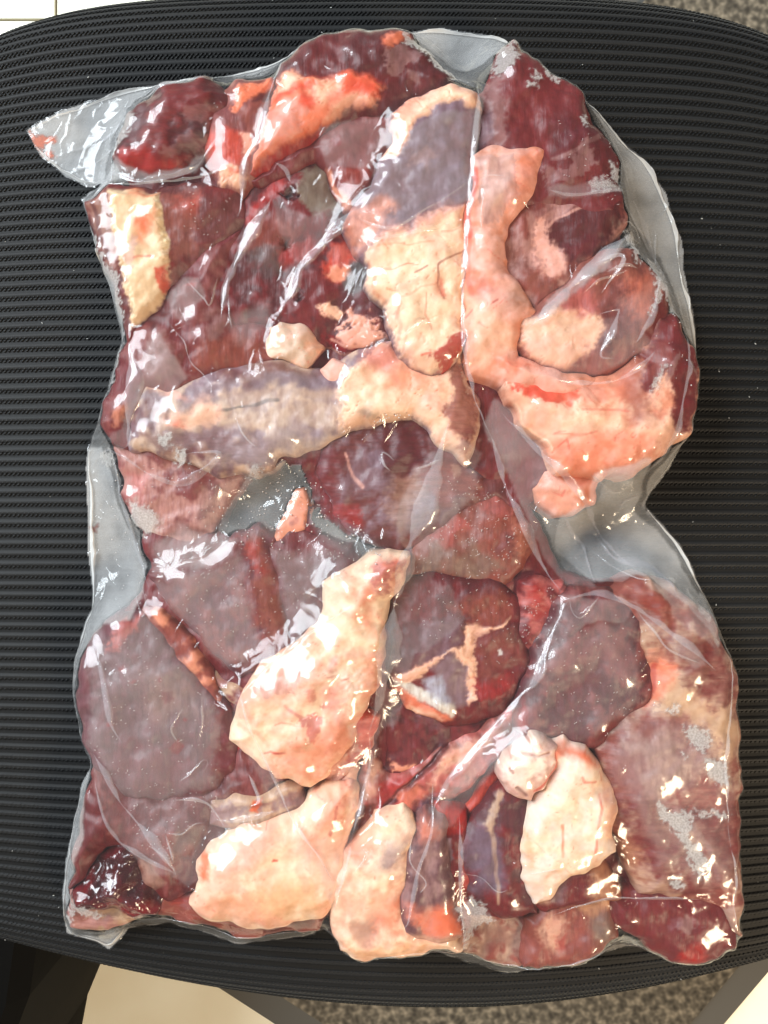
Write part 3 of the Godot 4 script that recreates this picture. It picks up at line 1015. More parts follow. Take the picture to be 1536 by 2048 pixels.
	P("", "brown", [1192, 620, 1240, 560, 1292, 560, 1274, 640, 1224, 702, 1198, 697], 10, 10, 0.7)
	P("", "coral", [1242, 572, 1292, 550, 1314, 600, 1284, 640, 1252, 642], 12, 12, 0.5)
	P("", "purple", [1190, 682, 1222, 690, 1214, 722, 1190, 712], 8, 8, 0.8)
	P("", "muscle", [1290, 600, 1320, 590, 1338, 640, 1300, 690, 1280, 680], 8, 9, 0.9)
	C("fat_sheet", "broad coral fat sheet with frilled left border at the right edge of the bag", "fat", "coralpale", "fatpeach", 0.003, 0.036, 55.0, [1000, 757, 1060, 768, 1100, 786, 1185, 766, 1235, 742, 1268, 718, 1284, 678, 1312, 640, 1347, 640, 1367, 690, 1390, 760, 1372, 850, 1347, 882, 1312, 917, 1262, 944, 1190, 952, 1113, 942, 1088, 908, 1080, 872, 1038, 842, 1018, 815], "fat", 1.0, 14.0)
	P("", "fatpeach", [1008, 775, 1060, 790, 1110, 800, 1152, 830, 1132, 870, 1090, 882, 1058, 862, 1028, 830], 14, 12, 0.8)
	P("", "redorange", [1016, 764, 1060, 774, 1100, 784, 1154, 790, 1142, 812, 1080, 807, 1042, 790], 4, 10, 0.9)
	P("", "fat", [1130, 812, 1215, 820, 1240, 860, 1180, 882, 1118, 862], 16, 12, 0.6)
	P("", "pinkbrown", [1215, 735, 1272, 700, 1292, 742, 1284, 800, 1292, 852, 1250, 852, 1225, 800], 14, 12, 0.7)
	P("muscle", "muscle", [1262, 722, 1288, 680, 1318, 636, 1350, 636, 1372, 690, 1394, 760, 1376, 850, 1345, 876, 1320, 832, 1328, 770, 1308, 748, 1294, 800, 1272, 790], 6, 9)
	P("", "pinkbrown", [1275, 700, 1310, 690, 1320, 720, 1295, 760, 1275, 760], 8, 9, 0.6)
	P("", "pinkgrey", [1312, 740, 1338, 710, 1332, 760, 1316, 782], 3, 9, 0.6)
	P("", "coral", [1092, 905, 1150, 888, 1220, 868, 1292, 878, 1302, 916, 1232, 948, 1128, 942], 12, 9, 0.7)
	P("", "coral", [1105, 800, 1150, 790, 1250, 760, 1240, 800, 1160, 812], 12, 10, 0.5)
	L("coralred", [1150, 825, 1200, 822, 1240, 830], 3, 0.5)
	L("coralred", [1100, 870, 1140, 878, 1180, 872], 2.5, 0.5)
	L("coralred", [1110, 900, 1125, 885, 1130, 900], 3, 0.6)
	L("fatorange", [1022, 818, 1045, 850, 1085, 880, 1098, 905], 6, 0.8, 0.001, 14.0)
	C("fat_lobe", "small rounded salmon fat lobe tucked below the coral fat sheet", "fat", "coralpale", "fatpink", 0.003, 0.024, 30.0, [1073, 972, 1093, 943, 1140, 940, 1196, 958, 1184, 1002, 1150, 1027, 1113, 1024, 1083, 1006], "fat")
	L("coralred", [1105, 985, 1120, 990, 1125, 980], 3, 0.7)
	P("", "coral", [1130, 950, 1195, 962, 1180, 980, 1140, 965], 7, 7, 0.5)
	# middle
	C("beef_chunk", "dull mauve brown chunk in the centre under the sinew slab", "meat", "brown", "mauve2", 0.003, 0.024, 45.0, [655, 872, 740, 850, 780, 833, 827, 836, 852, 858, 892, 893, 940, 930, 968, 950, 972, 1000, 935, 1025, 885, 1065, 800, 1098, 735, 1085, 685, 1045, 660, 1000, 636, 950, 646, 900])
	P("muscle_eye", "maroon", [768, 850, 822, 845, 852, 870, 852, 920, 802, 950, 750, 940, 718, 900], 7, 12, 0.9)
	P("membrane", "mauve2", [700, 900, 760, 895, 775, 950, 730, 985, 690, 960], 7, 12, 0.8)
	P("", "lav", [735, 905, 765, 900, 770, 935, 740, 938], 3, 5, 0.6)
	P("", "red", [665, 1008, 720, 1018, 722, 1052, 678, 1042], 7, 12, 0.6)
	P("", "winered", [640, 890, 680, 900, 690, 1000, 660, 1010, 640, 960], 9, 12, 0.7)
	P("", "pinkbrown", [860, 920, 960, 950, 966, 1000, 880, 1020, 845, 970], 9, 12, 0.7)
	P("", "tan", [790, 960, 850, 940, 840, 1020, 800, 1060, 770, 1010], 12, 12, 0.5)
	L("fatpink", [690, 910, 705, 950, 725, 975], 4, 0.7)
	P("", "brown", [715, 975, 735, 985, 730, 1000, 712, 998], 3, 6, 0.8)
	P("", "tan", [900, 935, 920, 930, 925, 945, 905, 960], 4, 6, 0.6)
	C("beef_chunk", "pink chunk dusted with frost beside the clear pocket at the left edge", "meat", "frostpink", "mauve", 0.003, 0.021, 40.0, [222, 895, 265, 883, 330, 903, 402, 923, 455, 933, 474, 960, 434, 1012, 424, 1064, 380, 1095, 318, 1080, 268, 1053, 243, 1000, 233, 950])
	P("", "pinkred", [238, 945, 282, 948, 292, 1000, 258, 1022], 12, 12, 0.6)
	P("membrane", "white", [255, 1010, 300, 1013, 322, 1040, 290, 1072, 258, 1052], 9, 18, 0.6)
	P("muscle_strip", "brown2", [216, 888, 280, 898, 330, 920, 380, 946, 422, 932, 444, 910, 420, 898, 360, 902], 5, 9, 0.8)
	P("", "brown", [330, 1060, 400, 1050, 420, 1060, 380, 1090], 9, 16, 0.7)
	C("tissue_strip", "pale orange strip of tissue in the dark gap at the centre left", "fat", "coralpale", "pinkbrown", 0.012, 0.013, 18.0, [585, 985, 600, 985, 615, 1020, 605, 1065, 570, 1095, 535, 1090, 550, 1060, 580, 1030], "fat")
	# lower left
	C("beef_chunk", "broad greyish mauve frosted chunk left of the long pale fat piece", "meat", "lavmuscle", "mauve", 0.003, 0.025, 45.0, [298, 1152, 330, 1138, 430, 1105, 478, 1070, 512, 1055, 545, 1075, 566, 1200, 586, 1272, 566, 1306, 510, 1336, 470, 1348, 418, 1298, 378, 1256, 328, 1194])
	P("muscle_strip", "brown2", [488, 1068, 522, 1066, 542, 1150, 562, 1210, 586, 1272, 545, 1296, 525, 1240, 508, 1160], 7, 12, 0.85)
	P("", "red", [492, 1080, 515, 1078, 525, 1140, 505, 1150], 9, 10, 0.5)
	P("muscle_strip", "brown", [298, 1152, 430, 1118, 482, 1086, 495, 1110, 430, 1152, 330, 1172], 8, 12, 0.8)
	P("", "pinkbrown", [470, 1300, 560, 1280, 570, 1306, 480, 1340], 9, 12, 0.6)
	C("beef_chunk", "squarish dull purple frosted chunk touching the top of the pale fat piece", "meat", "brown", "lavmuscle", 0.003, 0.024, 40.0, [522, 1082, 580, 1066, 640, 1076, 700, 1092, 718, 1130, 706, 1182, 660, 1224, 614, 1276, 580, 1282, 558, 1200, 536, 1140])
	P("", "winered", [540, 1085, 600, 1075, 690, 1095, 700, 1140, 620, 1105], 9, 12, 0.6)
	P("membrane", "greylav", [560, 1110, 640, 1120, 660, 1180, 610, 1240, 575, 1200], 12, 12, 0.6)
	C("beef_chunk", "large flat greyish chunk with small blood drops at the left edge", "meat", "greylav", "lavmuscle", 0.003, 0.027, 55.0, [188, 1270, 230, 1233, 290, 1228, 334, 1268, 384, 1328, 424, 1378, 454, 1428, 480, 1480, 460, 1550, 410, 1596, 330, 1606, 245, 1596, 197, 1540, 163, 1470, 158, 1390, 168, 1320])
	P("", "pinkred", [213, 1290, 240, 1248, 292, 1233, 287, 1250, 240, 1282, 217, 1312], 5, 12, 0.8)
	P("muscle_strip", "winered", [430, 1398, 474, 1438, 484, 1500, 444, 1582, 400, 1562, 420, 1470], 9, 14, 0.7)
	P("", "tan", [290, 1350, 380, 1360, 390, 1420, 320, 1420], 22, 16, 0.3)
	P("", "winered", [330, 1380, 345, 1376, 352, 1395, 338, 1402], 4, 6, 0.8)
	for q in [[250, 1335, 6], [372, 1437, 6], [358, 1492, 15], [228, 1444, 6], [275, 1358, 5], [327, 1356, 5]]:
		P("", "blood", [q[0] - q[2], q[1], q[0], q[1] - q[2], q[0] + q[2], q[1], q[0] + q[2] * 0.4, q[1] + q[2], q[0] - q[2] * 0.6, q[1] + q[2] * 0.8], 2, 3, 0.85)
	P("", "winered", [220, 1500, 320, 1480, 400, 1520, 380, 1580, 280, 1590], 18, 18, 0.5)
	C("sinew_strip", "thin orange brown sinew edge running diagonally between two greyish chunks", "sinew", "pinkbrown", "coralpale", 0.012, 0.016, 14.0, [288, 1223, 322, 1223, 374, 1278, 424, 1360, 436, 1402, 408, 1404, 366, 1342, 326, 1282], "sinew", 0.8, 6.0)
	L("wine", [300, 1235, 350, 1300, 405, 1385, 420, 1400], 10, 0.6)
	C("tissue_strip", "beige flap of tissue beside the lower end of the orange sinew", "fat", "tan2", "mauve", 0.006, 0.018, 16.0, [428, 1350, 470, 1368, 505, 1392, 485, 1424, 450, 1404], "fat")
	C("beef_chunk", "winecoloured mass at the lower left below the large greyish chunk", "meat", "brownred", "mauve", 0.003, 0.026, 50.0, [192, 1540, 250, 1586, 330, 1596, 402, 1582, 452, 1552, 484, 1495, 545, 1530, 566, 1562, 525, 1604, 446, 1606, 438, 1640, 446, 1682, 408, 1724, 398, 1772, 335, 1806, 290, 1766, 250, 1695, 205, 1695, 165, 1742, 141, 1780, 152, 1680, 177, 1580])
	P("muscle_window", "wine", [203, 1545, 228, 1543, 248, 1580, 272, 1620, 257, 1634, 230, 1612, 212, 1580], 3, 6)
	P("", "maroon", [170, 1610, 200, 1590, 215, 1650, 190, 1690, 165, 1720], 9, 14, 0.7)
	P("membrane", "greylav", [250, 1600, 330, 1620, 400, 1600, 420, 1660, 350, 1680, 280, 1660], 16, 16, 0.5)
	P("", "brick", [320, 1650, 345, 1660, 370, 1720, 345, 1730], 8, 9, 0.6)
	P("", "olive", [360, 1660, 400, 1650, 400, 1700, 370, 1700], 12, 12, 0.5)
	P("", "tan", [270, 1730, 310, 1710, 330, 1760, 290, 1770], 7, 9, 0.6)
	C("blood_clot", "wet glistening dark clot filling the lower left corner of the bag", "blood", "clot", "maroon", 0.003, 0.025, 40.0, [148, 1792, 165, 1753, 200, 1713, 232, 1688, 262, 1698, 277, 1738, 314, 1760, 326, 1800, 306, 1835, 262, 1842, 212, 1828, 170, 1812], "clot", 3.2, 10.0)
	P("", "blood", [150, 1770, 180, 1730, 195, 1735, 170, 1770, 160, 1795], 7, 8, 0.7)
	P("", "red", [200, 1810, 300, 1800, 320, 1825, 262, 1842], 10, 8, 0.5)
	P("", "purple", [200, 1790, 270, 1780, 280, 1800, 220, 1810], 7, 14, 0.6)
	C("corner_scrap", "pale pinkish scrap frozen in the very lower left corner", "meat", "tan2", "frostpink", 0.003, 0.016, 18.0, [127, 1800, 150, 1788, 200, 1808, 250, 1838, 262, 1852, 200, 1880, 134, 1868])
	P("", "brown2", [142, 1818, 168, 1820, 190, 1845, 165, 1852, 146, 1845], 6, 9, 0.8)
	# the pale piece
	C("fat_piece", "long pale fat piece with red pits standing diagonally at the lower centre left", "fat", "fat", "fatpeach", 0.003, 0.036, 50.0, [653, 1165, 690, 1143, 720, 1122, 772, 1106, 812, 1108, 797, 1172, 772, 1202, 762, 1290, 764, 1312, 745, 1372, 724, 1432, 692, 1485, 652, 1545, 622, 1568, 560, 1545, 508, 1505, 466, 1472, 472, 1430, 493, 1380, 518, 1338, 580, 1298, 630, 1262, 653, 1215], "fat", 1.4)
	P("muscle", "pinkred", [735, 1130, 772, 1113, 808, 1113, 790, 1165, 757, 1182, 738, 1150], 7, 12, 0.8)
	P("", "coral", [760, 1115, 800, 1112, 796, 1130, 765, 1135], 7, 9, 0.7)
	P("membrane", "pink", [516, 1342, 600, 1308, 648, 1320, 600, 1372, 540, 1392, 500, 1392], 14, 12, 0.6)
	P("", "pinkred", [658, 1302, 676, 1298, 672, 1325, 654, 1337], 5, 7, 0.8)
	P("", "pinkred", [612, 1368, 634, 1363, 630, 1384, 616, 1386], 4, 8, 0.6)
	P("", "pinkred", [655, 1390, 680, 1380, 690, 1400, 665, 1408], 6, 10, 0.5)
	L("pinkred", [578, 1394, 596, 1410, 610, 1424], 5, 0.6)
	P("", "pinkred", [605, 1425, 622, 1412, 645, 1440, 636, 1468, 616, 1470], 4, 10, 0.8)
	P("", "pink", [640, 1360, 700, 1370, 690, 1440, 640, 1430], 14, 14, 0.6)
	P("", "fatwhite", [690, 1340, 720, 1330, 725, 1370, 695, 1385], 8, 9, 0.6, 0.0008)
	P("", "pinkred", [642, 1395, 655, 1392, 660, 1402, 646, 1408], 3, 6, 0.6)
	P("", "coral", [540, 1482, 620, 1472, 668, 1440, 700, 1430, 712, 1450, 690, 1485, 645, 1550, 620, 1560, 555, 1530], 18, 12, 0.7)
	P("", "coralpale", [735, 1290, 764, 1305, 748, 1372, 726, 1402, 716, 1360], 9, 9, 0.8)
	P("", "fatpeach", [538, 1490, 580, 1495, 590, 1520, 560, 1530], 4, 7, 0.8, 0.001)
	P("", "fatwhite", [660, 1300, 720, 1300, 725, 1350, 660, 1370, 640, 1350], 12, 14, 0.5)
	L("red", [530, 1496, 545, 1488, 575, 1492], 3, 0.7)
	L("coral", [740, 1180, 735, 1230, 745, 1260], 14, 0.5)
	L("coralred", [560, 1440, 575, 1430, 600, 1440], 3, 0.5)
	L("pinkred", [655, 1345, 672, 1340, 690, 1350, 700, 1345], 3, 0.5)
	L("coral", [480, 1440, 520, 1450, 540, 1480], 6, 0.4)
	C("blood_pool", "bright dark red wedge of blood below the tip of the long pale fat piece", "blood", "red", "blood", 0.005, 0.02, 20.0, [466, 1478, 490, 1487, 540, 1535, 572, 1560, 548, 1582, 508, 1588, 488, 1545], "muscle", 0.4)
	P("membrane", "mauve", [488, 1525, 510, 1520, 530, 1560, 515, 1580, 500, 1580], 3, 5, 0.8)
	C("beef_scrap", "small triangular dark red scrap left of the bright blood wedge", "meat", "wine", "maroon", 0.005, 0.019, 14.0, [442, 1570, 470, 1540, 503, 1582, 450, 1582], "muscle", 0.4, 5.0)
	C("fat_scrap", "knobbly pale scrap with bright red smears right of the pale piece's lower end", "fat", "fatpink", "pinkpale", 0.003, 0.027, 18.0, [688, 1490, 718, 1428, 748, 1438, 744, 1482, 704, 1532, 660, 1565, 640, 1552], "fat", 1.8, 14.0)
	P("", "redorange", [713, 1438, 747, 1428, 758, 1455, 737, 1492, 713, 1482], 5, 12, 0.8)
	P("", "red", [690, 1500, 720, 1495, 715, 1520, 695, 1525], 5, 9, 0.7)
	C("fat_scrap", "smooth beige scrap in the hollow just above the bottom left fat", "fat", "pinkpale", "fatpeach", 0.004, 0.023, 18.0, [648, 1522, 690, 1500, 714, 1530, 704, 1562, 660, 1568, 633, 1550], "fat")
	P("", "wine", [640, 1550, 690, 1552, 700, 1562, 660, 1570], 5, 8, 0.8)
	# centre right
	C("beef_chunk", "olive red chunk with ragged frosted surface right of the long film strip", "meat", "brown2", "brick2", 0.003, 0.024, 40.0, [826, 1095, 848, 1062, 900, 1040, 950, 1008, 990, 998, 1038, 1018, 1060, 1060, 1066, 1102, 1046, 1136, 1012, 1172, 950, 1162, 880, 1152, 826, 1150])
	P("", "pinkred", [850, 1062, 920, 1037, 942, 1060, 920, 1082, 860, 1087], 7, 14, 0.6)
	P("", "pinkred", [960, 1010, 1010, 1000, 1038, 1020, 1000, 1042], 7, 12, 0.6)
	P("muscle_strip", "olive", [840, 1100, 900, 1090, 990, 1110, 1000, 1150, 900, 1150, 840, 1140], 12, 18, 0.6)
	P("", "brown", [1000, 1060, 1030, 1080, 1030, 1120, 1000, 1100], 9, 14, 0.7)
	P("", "coralpale", [1035, 1030, 1060, 1070, 1060, 1110, 1040, 1100], 9, 12, 0.5)
	C("beef_chunk", "dim brown chunk above the olive red chunk, with a silvery film glint", "meat", "brown", "pinkbrown", 0.003, 0.021, 30.0, [858, 985, 880, 950, 940, 922, 968, 945, 1002, 958, 1030, 1010, 990, 1012, 950, 1020, 900, 1050, 852, 1060])
	P("", "brown", [880, 1010, 960, 985, 1000, 990, 960, 1020, 890, 1045], 9, 14, 0.8)
	C("beef_chunk", "deep maroon chunk crossed by a Y shaped fat seam at the centre", "meat", "wine", "maroon", 0.003, 0.026, 40.0, [794, 1172, 850, 1146, 940, 1156, 1008, 1166, 1026, 1190, 1056, 1240, 1066, 1292, 1046, 1384, 1006, 1428, 950, 1448, 890, 1448, 836, 1430, 782, 1378, 787, 1300, 784, 1260])
	P("membrane", "mauve2", [790, 1272, 840, 1258, 900, 1228, 924, 1260, 884, 1312, 840, 1334, 795, 1322], 7, 14, 0.75)
	P("", "maroon", [800, 1250, 840, 1230, 850, 1290, 830, 1330, 798, 1310], 7, 8, 0.7)
	P("", "brick2", [898, 1212, 960, 1182, 1012, 1180, 1018, 1230, 982, 1246, 950, 1256, 928, 1232], 8, 9, 0.85)
	P("", "brown", [895, 1200, 960, 1175, 1010, 1165, 960, 1190, 910, 1225], 6, 9, 0.6)
	P("fat", "fatpeach", [786, 1353, 830, 1330, 880, 1310, 918, 1287, 933, 1252, 970, 1256, 1014, 1234, 1006, 1250, 955, 1268, 947, 1300, 947, 1402, 936, 1412, 924, 1330, 900, 1302, 862, 1330, 830, 1360, 800, 1374], 4, 7, 1.0, 0.001)
	P("membrane", "mauve3", [860, 1332, 900, 1306, 930, 1330, 935, 1407, 905, 1414, 880, 1372], 5, 6, 0.95)
	P("tendon", "tendon", [786, 1358, 820, 1363, 870, 1388, 908, 1410, 902, 1432, 850, 1402, 798, 1387], 4, 5, 1.0, 0.0008)
	P("", "tendonblue", [848, 1355, 880, 1352, 894, 1385, 905, 1405, 880, 1400, 856, 1385], 5, 5, 0.8)
	P("fat", "coral", [778, 1366, 808, 1380, 860, 1410, 902, 1432, 870, 1442, 820, 1434, 798, 1402], 5, 8, 0.85)
	P("", "fat", [815, 1405, 850, 1420, 880, 1436, 840, 1436, 815, 1425], 6, 7, 0.7)
	P("", "red", [944, 1352, 1012, 1352, 1012, 1390, 960, 1412, 944, 1402], 8, 12, 0.6)
	P("", "brown2", [950, 1270, 1040, 1260, 1050, 1330, 960, 1340], 14, 18, 0.5)
	P("", "white", [992, 1300, 1000, 1297, 1003, 1308, 994, 1310], 2, 3, 0.8)
	C("beef_scrap", "small bright red knob right of the Y seamed chunk", "meat", "pinkred", "wine", 0.003, 0.026, 26.0, [1043, 1167, 1085, 1157, 1123, 1168, 1134, 1202, 1104, 1254, 1072, 1306, 1043, 1294, 1037, 1230], "muscle", 1.4)
	P("", "red", [1055, 1180, 1090, 1170, 1100, 1220, 1070, 1240], 8, 12, 0.7)
	C("beef_scrap", "dark scrap with an orange rim below the Y seamed chunk", "meat", "maroon", "winered", 0.003, 0.021, 24.0, [768, 1428, 800, 1398, 840, 1424, 900, 1434, 950, 1434, 990, 1426, 966, 1474, 902, 1506, 862, 1538, 800, 1556, 762, 1550, 772, 1500])
	P("fat", "coralpale", [775, 1530, 800, 1530, 822, 1530, 815, 1540, 790, 1546], 3, 12, 0.9)
	P("", "greylav", [840, 1440, 880, 1445, 900, 1480, 870, 1480], 8, 14, 0.6)
	C("sinew_bundle", "diagonal bundle of pink and red sinews squeezed at the bottom centre", "sinew", "pinkbrown", "pinkred", 0.003, 0.024, 30.0, [696, 1642, 716, 1560, 742, 1500, 760, 1545, 800, 1552, 880, 1496, 960, 1464, 1000, 1424, 1038, 1394, 1050, 1430, 1005, 1505, 966, 1545, 906, 1606, 856, 1655, 800, 1650, 765, 1690, 716, 1700], "sinew", 1.6)
	P("", "fatpeach", [720, 1580, 745, 1520, 758, 1545, 760, 1580, 740, 1600], 7, 8, 0.8)
	P("", "red", [768, 1570, 832, 1543, 792, 1602, 755, 1625], 6, 8, 0.85)
	P("fat", "fatpeach", [880, 1515, 940, 1480, 1000, 1460, 960, 1500, 900, 1540, 860, 1570], 7, 8, 0.7)
	L("clot", [895, 1495, 835, 1550, 775, 1608], 9, 0.9, -0.002)
	P("", "lav", [838, 1602, 870, 1578, 880, 1580, 842, 1645, 825, 1650], 6, 7, 0.8)
	P("", "coral", [790, 1590, 830, 1570, 850, 1580, 810, 1620], 6, 8, 0.7)
	C("beef_chunk", "purple brown chunk veiled by puckered film right of the centre", "meat", "purple", "mauve", 0.003, 0.031, 45.0, [1024, 1452, 1040, 1380, 1066, 1300, 1106, 1200, 1140, 1180, 1200, 1175, 1254, 1190, 1296, 1230, 1291, 1300, 1306, 1330, 1296, 1392, 1254, 1436, 1192, 1488, 1120, 1486, 1060, 1476])
	P("", "brown", [1150, 1230, 1205, 1220, 1205, 1330, 1150, 1340], 18, 14, 0.5)
	P("", "wine", [1168, 1190, 1192, 1190, 1192, 1240, 1168, 1240], 9, 12, 0.6)
	P("", "winered", [1110, 1340, 1180, 1330, 1170, 1400, 1110, 1400], 18, 14, 0.5)
	P("", "wine", [1225, 1280, 1260, 1290, 1265, 1330, 1240, 1340], 8, 9, 0.7)
	P("", "red", [1030, 1440, 1048, 1390, 1052, 1430, 1045, 1470], 5, 6, 0.8)
	P("", "wine", [1180, 1470, 1250, 1430, 1290, 1395, 1270, 1440, 1200, 1490], 7, 8, 0.9)
	C("blood_pool", "orange red juice filling the gap left of the knotted white fat", "blood", "coralred", "brick", 0.003, 0.021, 18.0, [1012, 1465, 1040, 1395, 1052, 1400, 1058, 1460, 1030, 1500, 1005, 1525, 1000, 1570, 968, 1600, 935, 1650, 925, 1640, 960, 1570, 995, 1510], "muscle", 0.3)
	# right side
	C("beef_chunk", "large tan and brown membrane covered chunk along the lower right edge", "meat", "pinkbrown", "tan", 0.003, 0.033, 60.0, [1221, 1188, 1290, 1156, 1342, 1176, 1404, 1218, 1444, 1290, 1468, 1380, 1474, 1540, 1472, 1650, 1476, 1860, 1442, 1808, 1330, 1788, 1276, 1778, 1244, 1700, 1210, 1600, 1196, 1490, 1246, 1430, 1296, 1390, 1296, 1330, 1266, 1280])
	P("muscle_strip", "brick2", [1232, 1200, 1290, 1176, 1352, 1198, 1332, 1242, 1270, 1242], 8, 9, 0.8)
	P("", "brick", [1268, 1165, 1320, 1185, 1325, 1212, 1290, 1222, 1265, 1200], 4, 9, 0.6)
	P("", "tan2", [1250, 1242, 1280, 1245, 1312, 1310, 1332, 1340, 1302, 1362, 1275, 1320], 9, 12, 0.6)
	L("brick2", [1262, 1250, 1280, 1300, 1288, 1350], 8, 0.7)
	P("fat", "coral", [1292, 1300, 1330, 1318, 1334, 1360, 1305, 1387, 1278, 1402, 1290, 1360], 9, 9, 0.85)
	L("red", [1302, 1320, 1300, 1365, 1285, 1400], 6, 0.7)
	P("fat", "tan2", [1332, 1342, 1370, 1368, 1402, 1400, 1462, 1408, 1468, 1482, 1430, 1512, 1380, 1442, 1330, 1422, 1298, 1402], 16, 14, 0.9)
	P("muscle_strip", "muscle", [1345, 1262, 1420, 1285, 1464, 1370, 1444, 1402, 1380, 1384, 1346, 1330], 10, 12, 0.75)
	P("membrane", "pinkgrey", [1208, 1492, 1270, 1430, 1332, 1428, 1384, 1470, 1394, 1530, 1342, 1572, 1280, 1592, 1218, 1562], 10, 10, 0.6)
	P("", "brown2", [1240, 1440, 1290, 1430, 1300, 1460, 1260, 1470], 12, 14, 0.5)
	P("muscle_strip", "winered", [1222, 1580, 1290, 1598, 1342, 1650, 1404, 1720, 1424, 1782, 1330, 1774, 1268, 1702], 12, 14, 0.75)
	P("", "wine", [1250, 1570, 1300, 1590, 1340, 1640, 1290, 1620], 10, 12, 0.6)
	P("fat", "amber", [1225, 1640, 1270, 1690, 1268, 1772, 1213, 1790, 1198, 1720], 14, 12, 0.4)
	P("muscle_strip", "muscle", [1362, 1592, 1472, 1600, 1474, 1782, 1420, 1744, 1382, 1662], 9, 12, 0.65)
	L("pinkgrey", [1290, 1570, 1340, 1600, 1400, 1680, 1420, 1740], 8, 0.5)
	C("fat_piece", "bright cream fat piece with orange top right of the dark oval", "fat", "fatwhite", "fat", 0.003, 0.037, 45.0, [1083, 1476, 1120, 1470, 1167, 1483, 1188, 1520, 1218, 1570, 1226, 1612, 1210, 1660, 1220, 1695, 1190, 1710, 1130, 1735, 1095, 1775, 1063, 1798, 1046, 1742, 1036, 1690, 1042, 1640, 1056, 1595, 1078, 1560, 1092, 1530], "fat", 0.9)
	P("", "orange", [1100, 1474, 1165, 1483, 1187, 1522, 1160, 1520, 1125, 1492, 1100, 1505], 8, 7, 0.85)
	P("", "coralpale", [1190, 1560, 1215, 1570, 1224, 1612, 1208, 1660, 1190, 1640], 12, 9, 0.6)
	P("", "amber", [1040, 1640, 1054, 1660, 1058, 1720, 1045, 1730], 6, 6, 0.7)
	L("coralred", [1186, 1568, 1182, 1610, 1178, 1680], 4, 0.7)
	L("coralred", [1152, 1538, 1157, 1548, 1175, 1545], 4, 0.8)
	L("coral", [1112, 1630, 1113, 1660, 1111, 1690], 4, 0.8)
	L("coral", [1104, 1490, 1096, 1520, 1070, 1560], 6, 0.6)
	P("", "fatpeach", [1050, 1725, 1100, 1715, 1085, 1780, 1062, 1790], 10, 9, 0.5)
	C("fat_knot", "knotted pinkish white fat knob at the top left of the bright cream piece", "fat", "pinkpale", "fatwhite", 0.01, 0.031, 26.0, [998, 1527, 1008, 1508, 1030, 1493, 1053, 1480, 1058, 1453, 1082, 1458, 1104, 1480, 1107, 1507, 1082, 1545, 1062, 1564, 1052, 1582, 1018, 1567, 1001, 1547], "fat", 0.8)
	L("coralred", [1104, 1490, 1104, 1510, 1080, 1545, 1062, 1562], 5, 0.8, -0.001)
	L("brown", [1030, 1555, 1045, 1572], 5, 0.8, -0.001)
	L("pinkbrown", [1035, 1492, 1065, 1498, 1090, 1490], 4, 0.5, -0.001)
	L("pinkbrown", [1012, 1518, 1018, 1525], 5, 0.7)
	C("beef_chunk", "dark oval plum coloured muscle with a white tendon stripe left of the cream piece", "meat", "purple", "wine", 0.003, 0.031, 40.0, [940, 1642, 983, 1580, 1010, 1568, 1054, 1580, 1046, 1660, 1052, 1720, 1062, 1780, 1066, 1816, 1000, 1822, 946, 1796, 919, 1742, 916, 1690])
	P("membrane", "lav3", [922, 1702, 958, 1642, 987, 1650, 1012, 1740, 992, 1772, 938, 1762], 12, 9, 0.75)
	P("tendon", "tan2", [1000, 1575, 1008, 1580, 990, 1620, 985, 1650, 978, 1655, 966, 1640, 980, 1600], 4, 5, 0.85)
	L("tan2", [982, 1650, 985, 1690, 990, 1760, 992, 1790], 6, 0.6)
	P("", "blood", [920, 1735, 945, 1730, 935, 1755], 6, 6, 0.6)
	C("beef_scrap", "red scrap with a lilac sheen below the bright cream piece", "meat", "muscle", "winered", 0.003, 0.03, 26.0, [1056, 1800, 1096, 1742, 1138, 1712, 1194, 1698, 1216, 1745, 1238, 1790, 1150, 1806, 1088, 1818])
	P("membrane", "lav2", [1085, 1790, 1110, 1745, 1140, 1715, 1160, 1715, 1125, 1750, 1125, 1800], 7, 7, 0.7)
	P("fat", "fatpeach", [1062, 1800, 1085, 1770, 1090, 1800], 6, 6, 0.8)
	P("", "amber", [1170, 1710, 1200, 1702, 1235, 1790, 1180, 1795], 12, 9, 0.5)
	# bottom
	C("fat_piece", "broad smooth yellowish fat piece at the bottom left with an orange left tip", "fat", "fat", "fatpeach", 0.003, 0.034, 55.0, [398, 1722, 430, 1690, 480, 1648, 540, 1636, 600, 1618, 650, 1568, 702, 1556, 712, 1600, 697, 1680, 698, 1740, 678, 1795, 640, 1822, 580, 1842, 500, 1842, 425, 1832, 385, 1803, 402, 1760], "fat", 0.8)
	P("", "orange", [398, 1700, 420, 1703, 428, 1742, 404, 1748], 7, 6, 0.9)
	P("", "coral", [640, 1575, 702, 1560, 695, 1622, 662, 1645, 645, 1605], 12, 9, 0.6)
	P("", "coralpale", [620, 1650, 695, 1640, 692, 1700, 640, 1700], 16, 12, 0.6)
	P("", "amber", [555, 1740, 640, 1735, 655, 1790, 560, 1822, 470, 1805, 430, 1780, 500, 1780], 14, 12, 0.75)
	P("membrane", "pinkpale", [430, 1700, 480, 1660, 540, 1650, 560, 1680, 500, 1710, 440, 1730], 12, 9, 0.5)
	P("", "coralpale", [395, 1800, 430, 1770, 520, 1780, 560, 1820, 480, 1838], 10, 12, 0.6)
	L("coralred", [550, 1707, 558, 1708], 4, 0.9)
	L("red", [680, 1600, 668, 1640, 662, 1650], 4, 0.6)
	L("tan", [625, 1680, 600, 1720, 620, 1760], 12, 0.4)
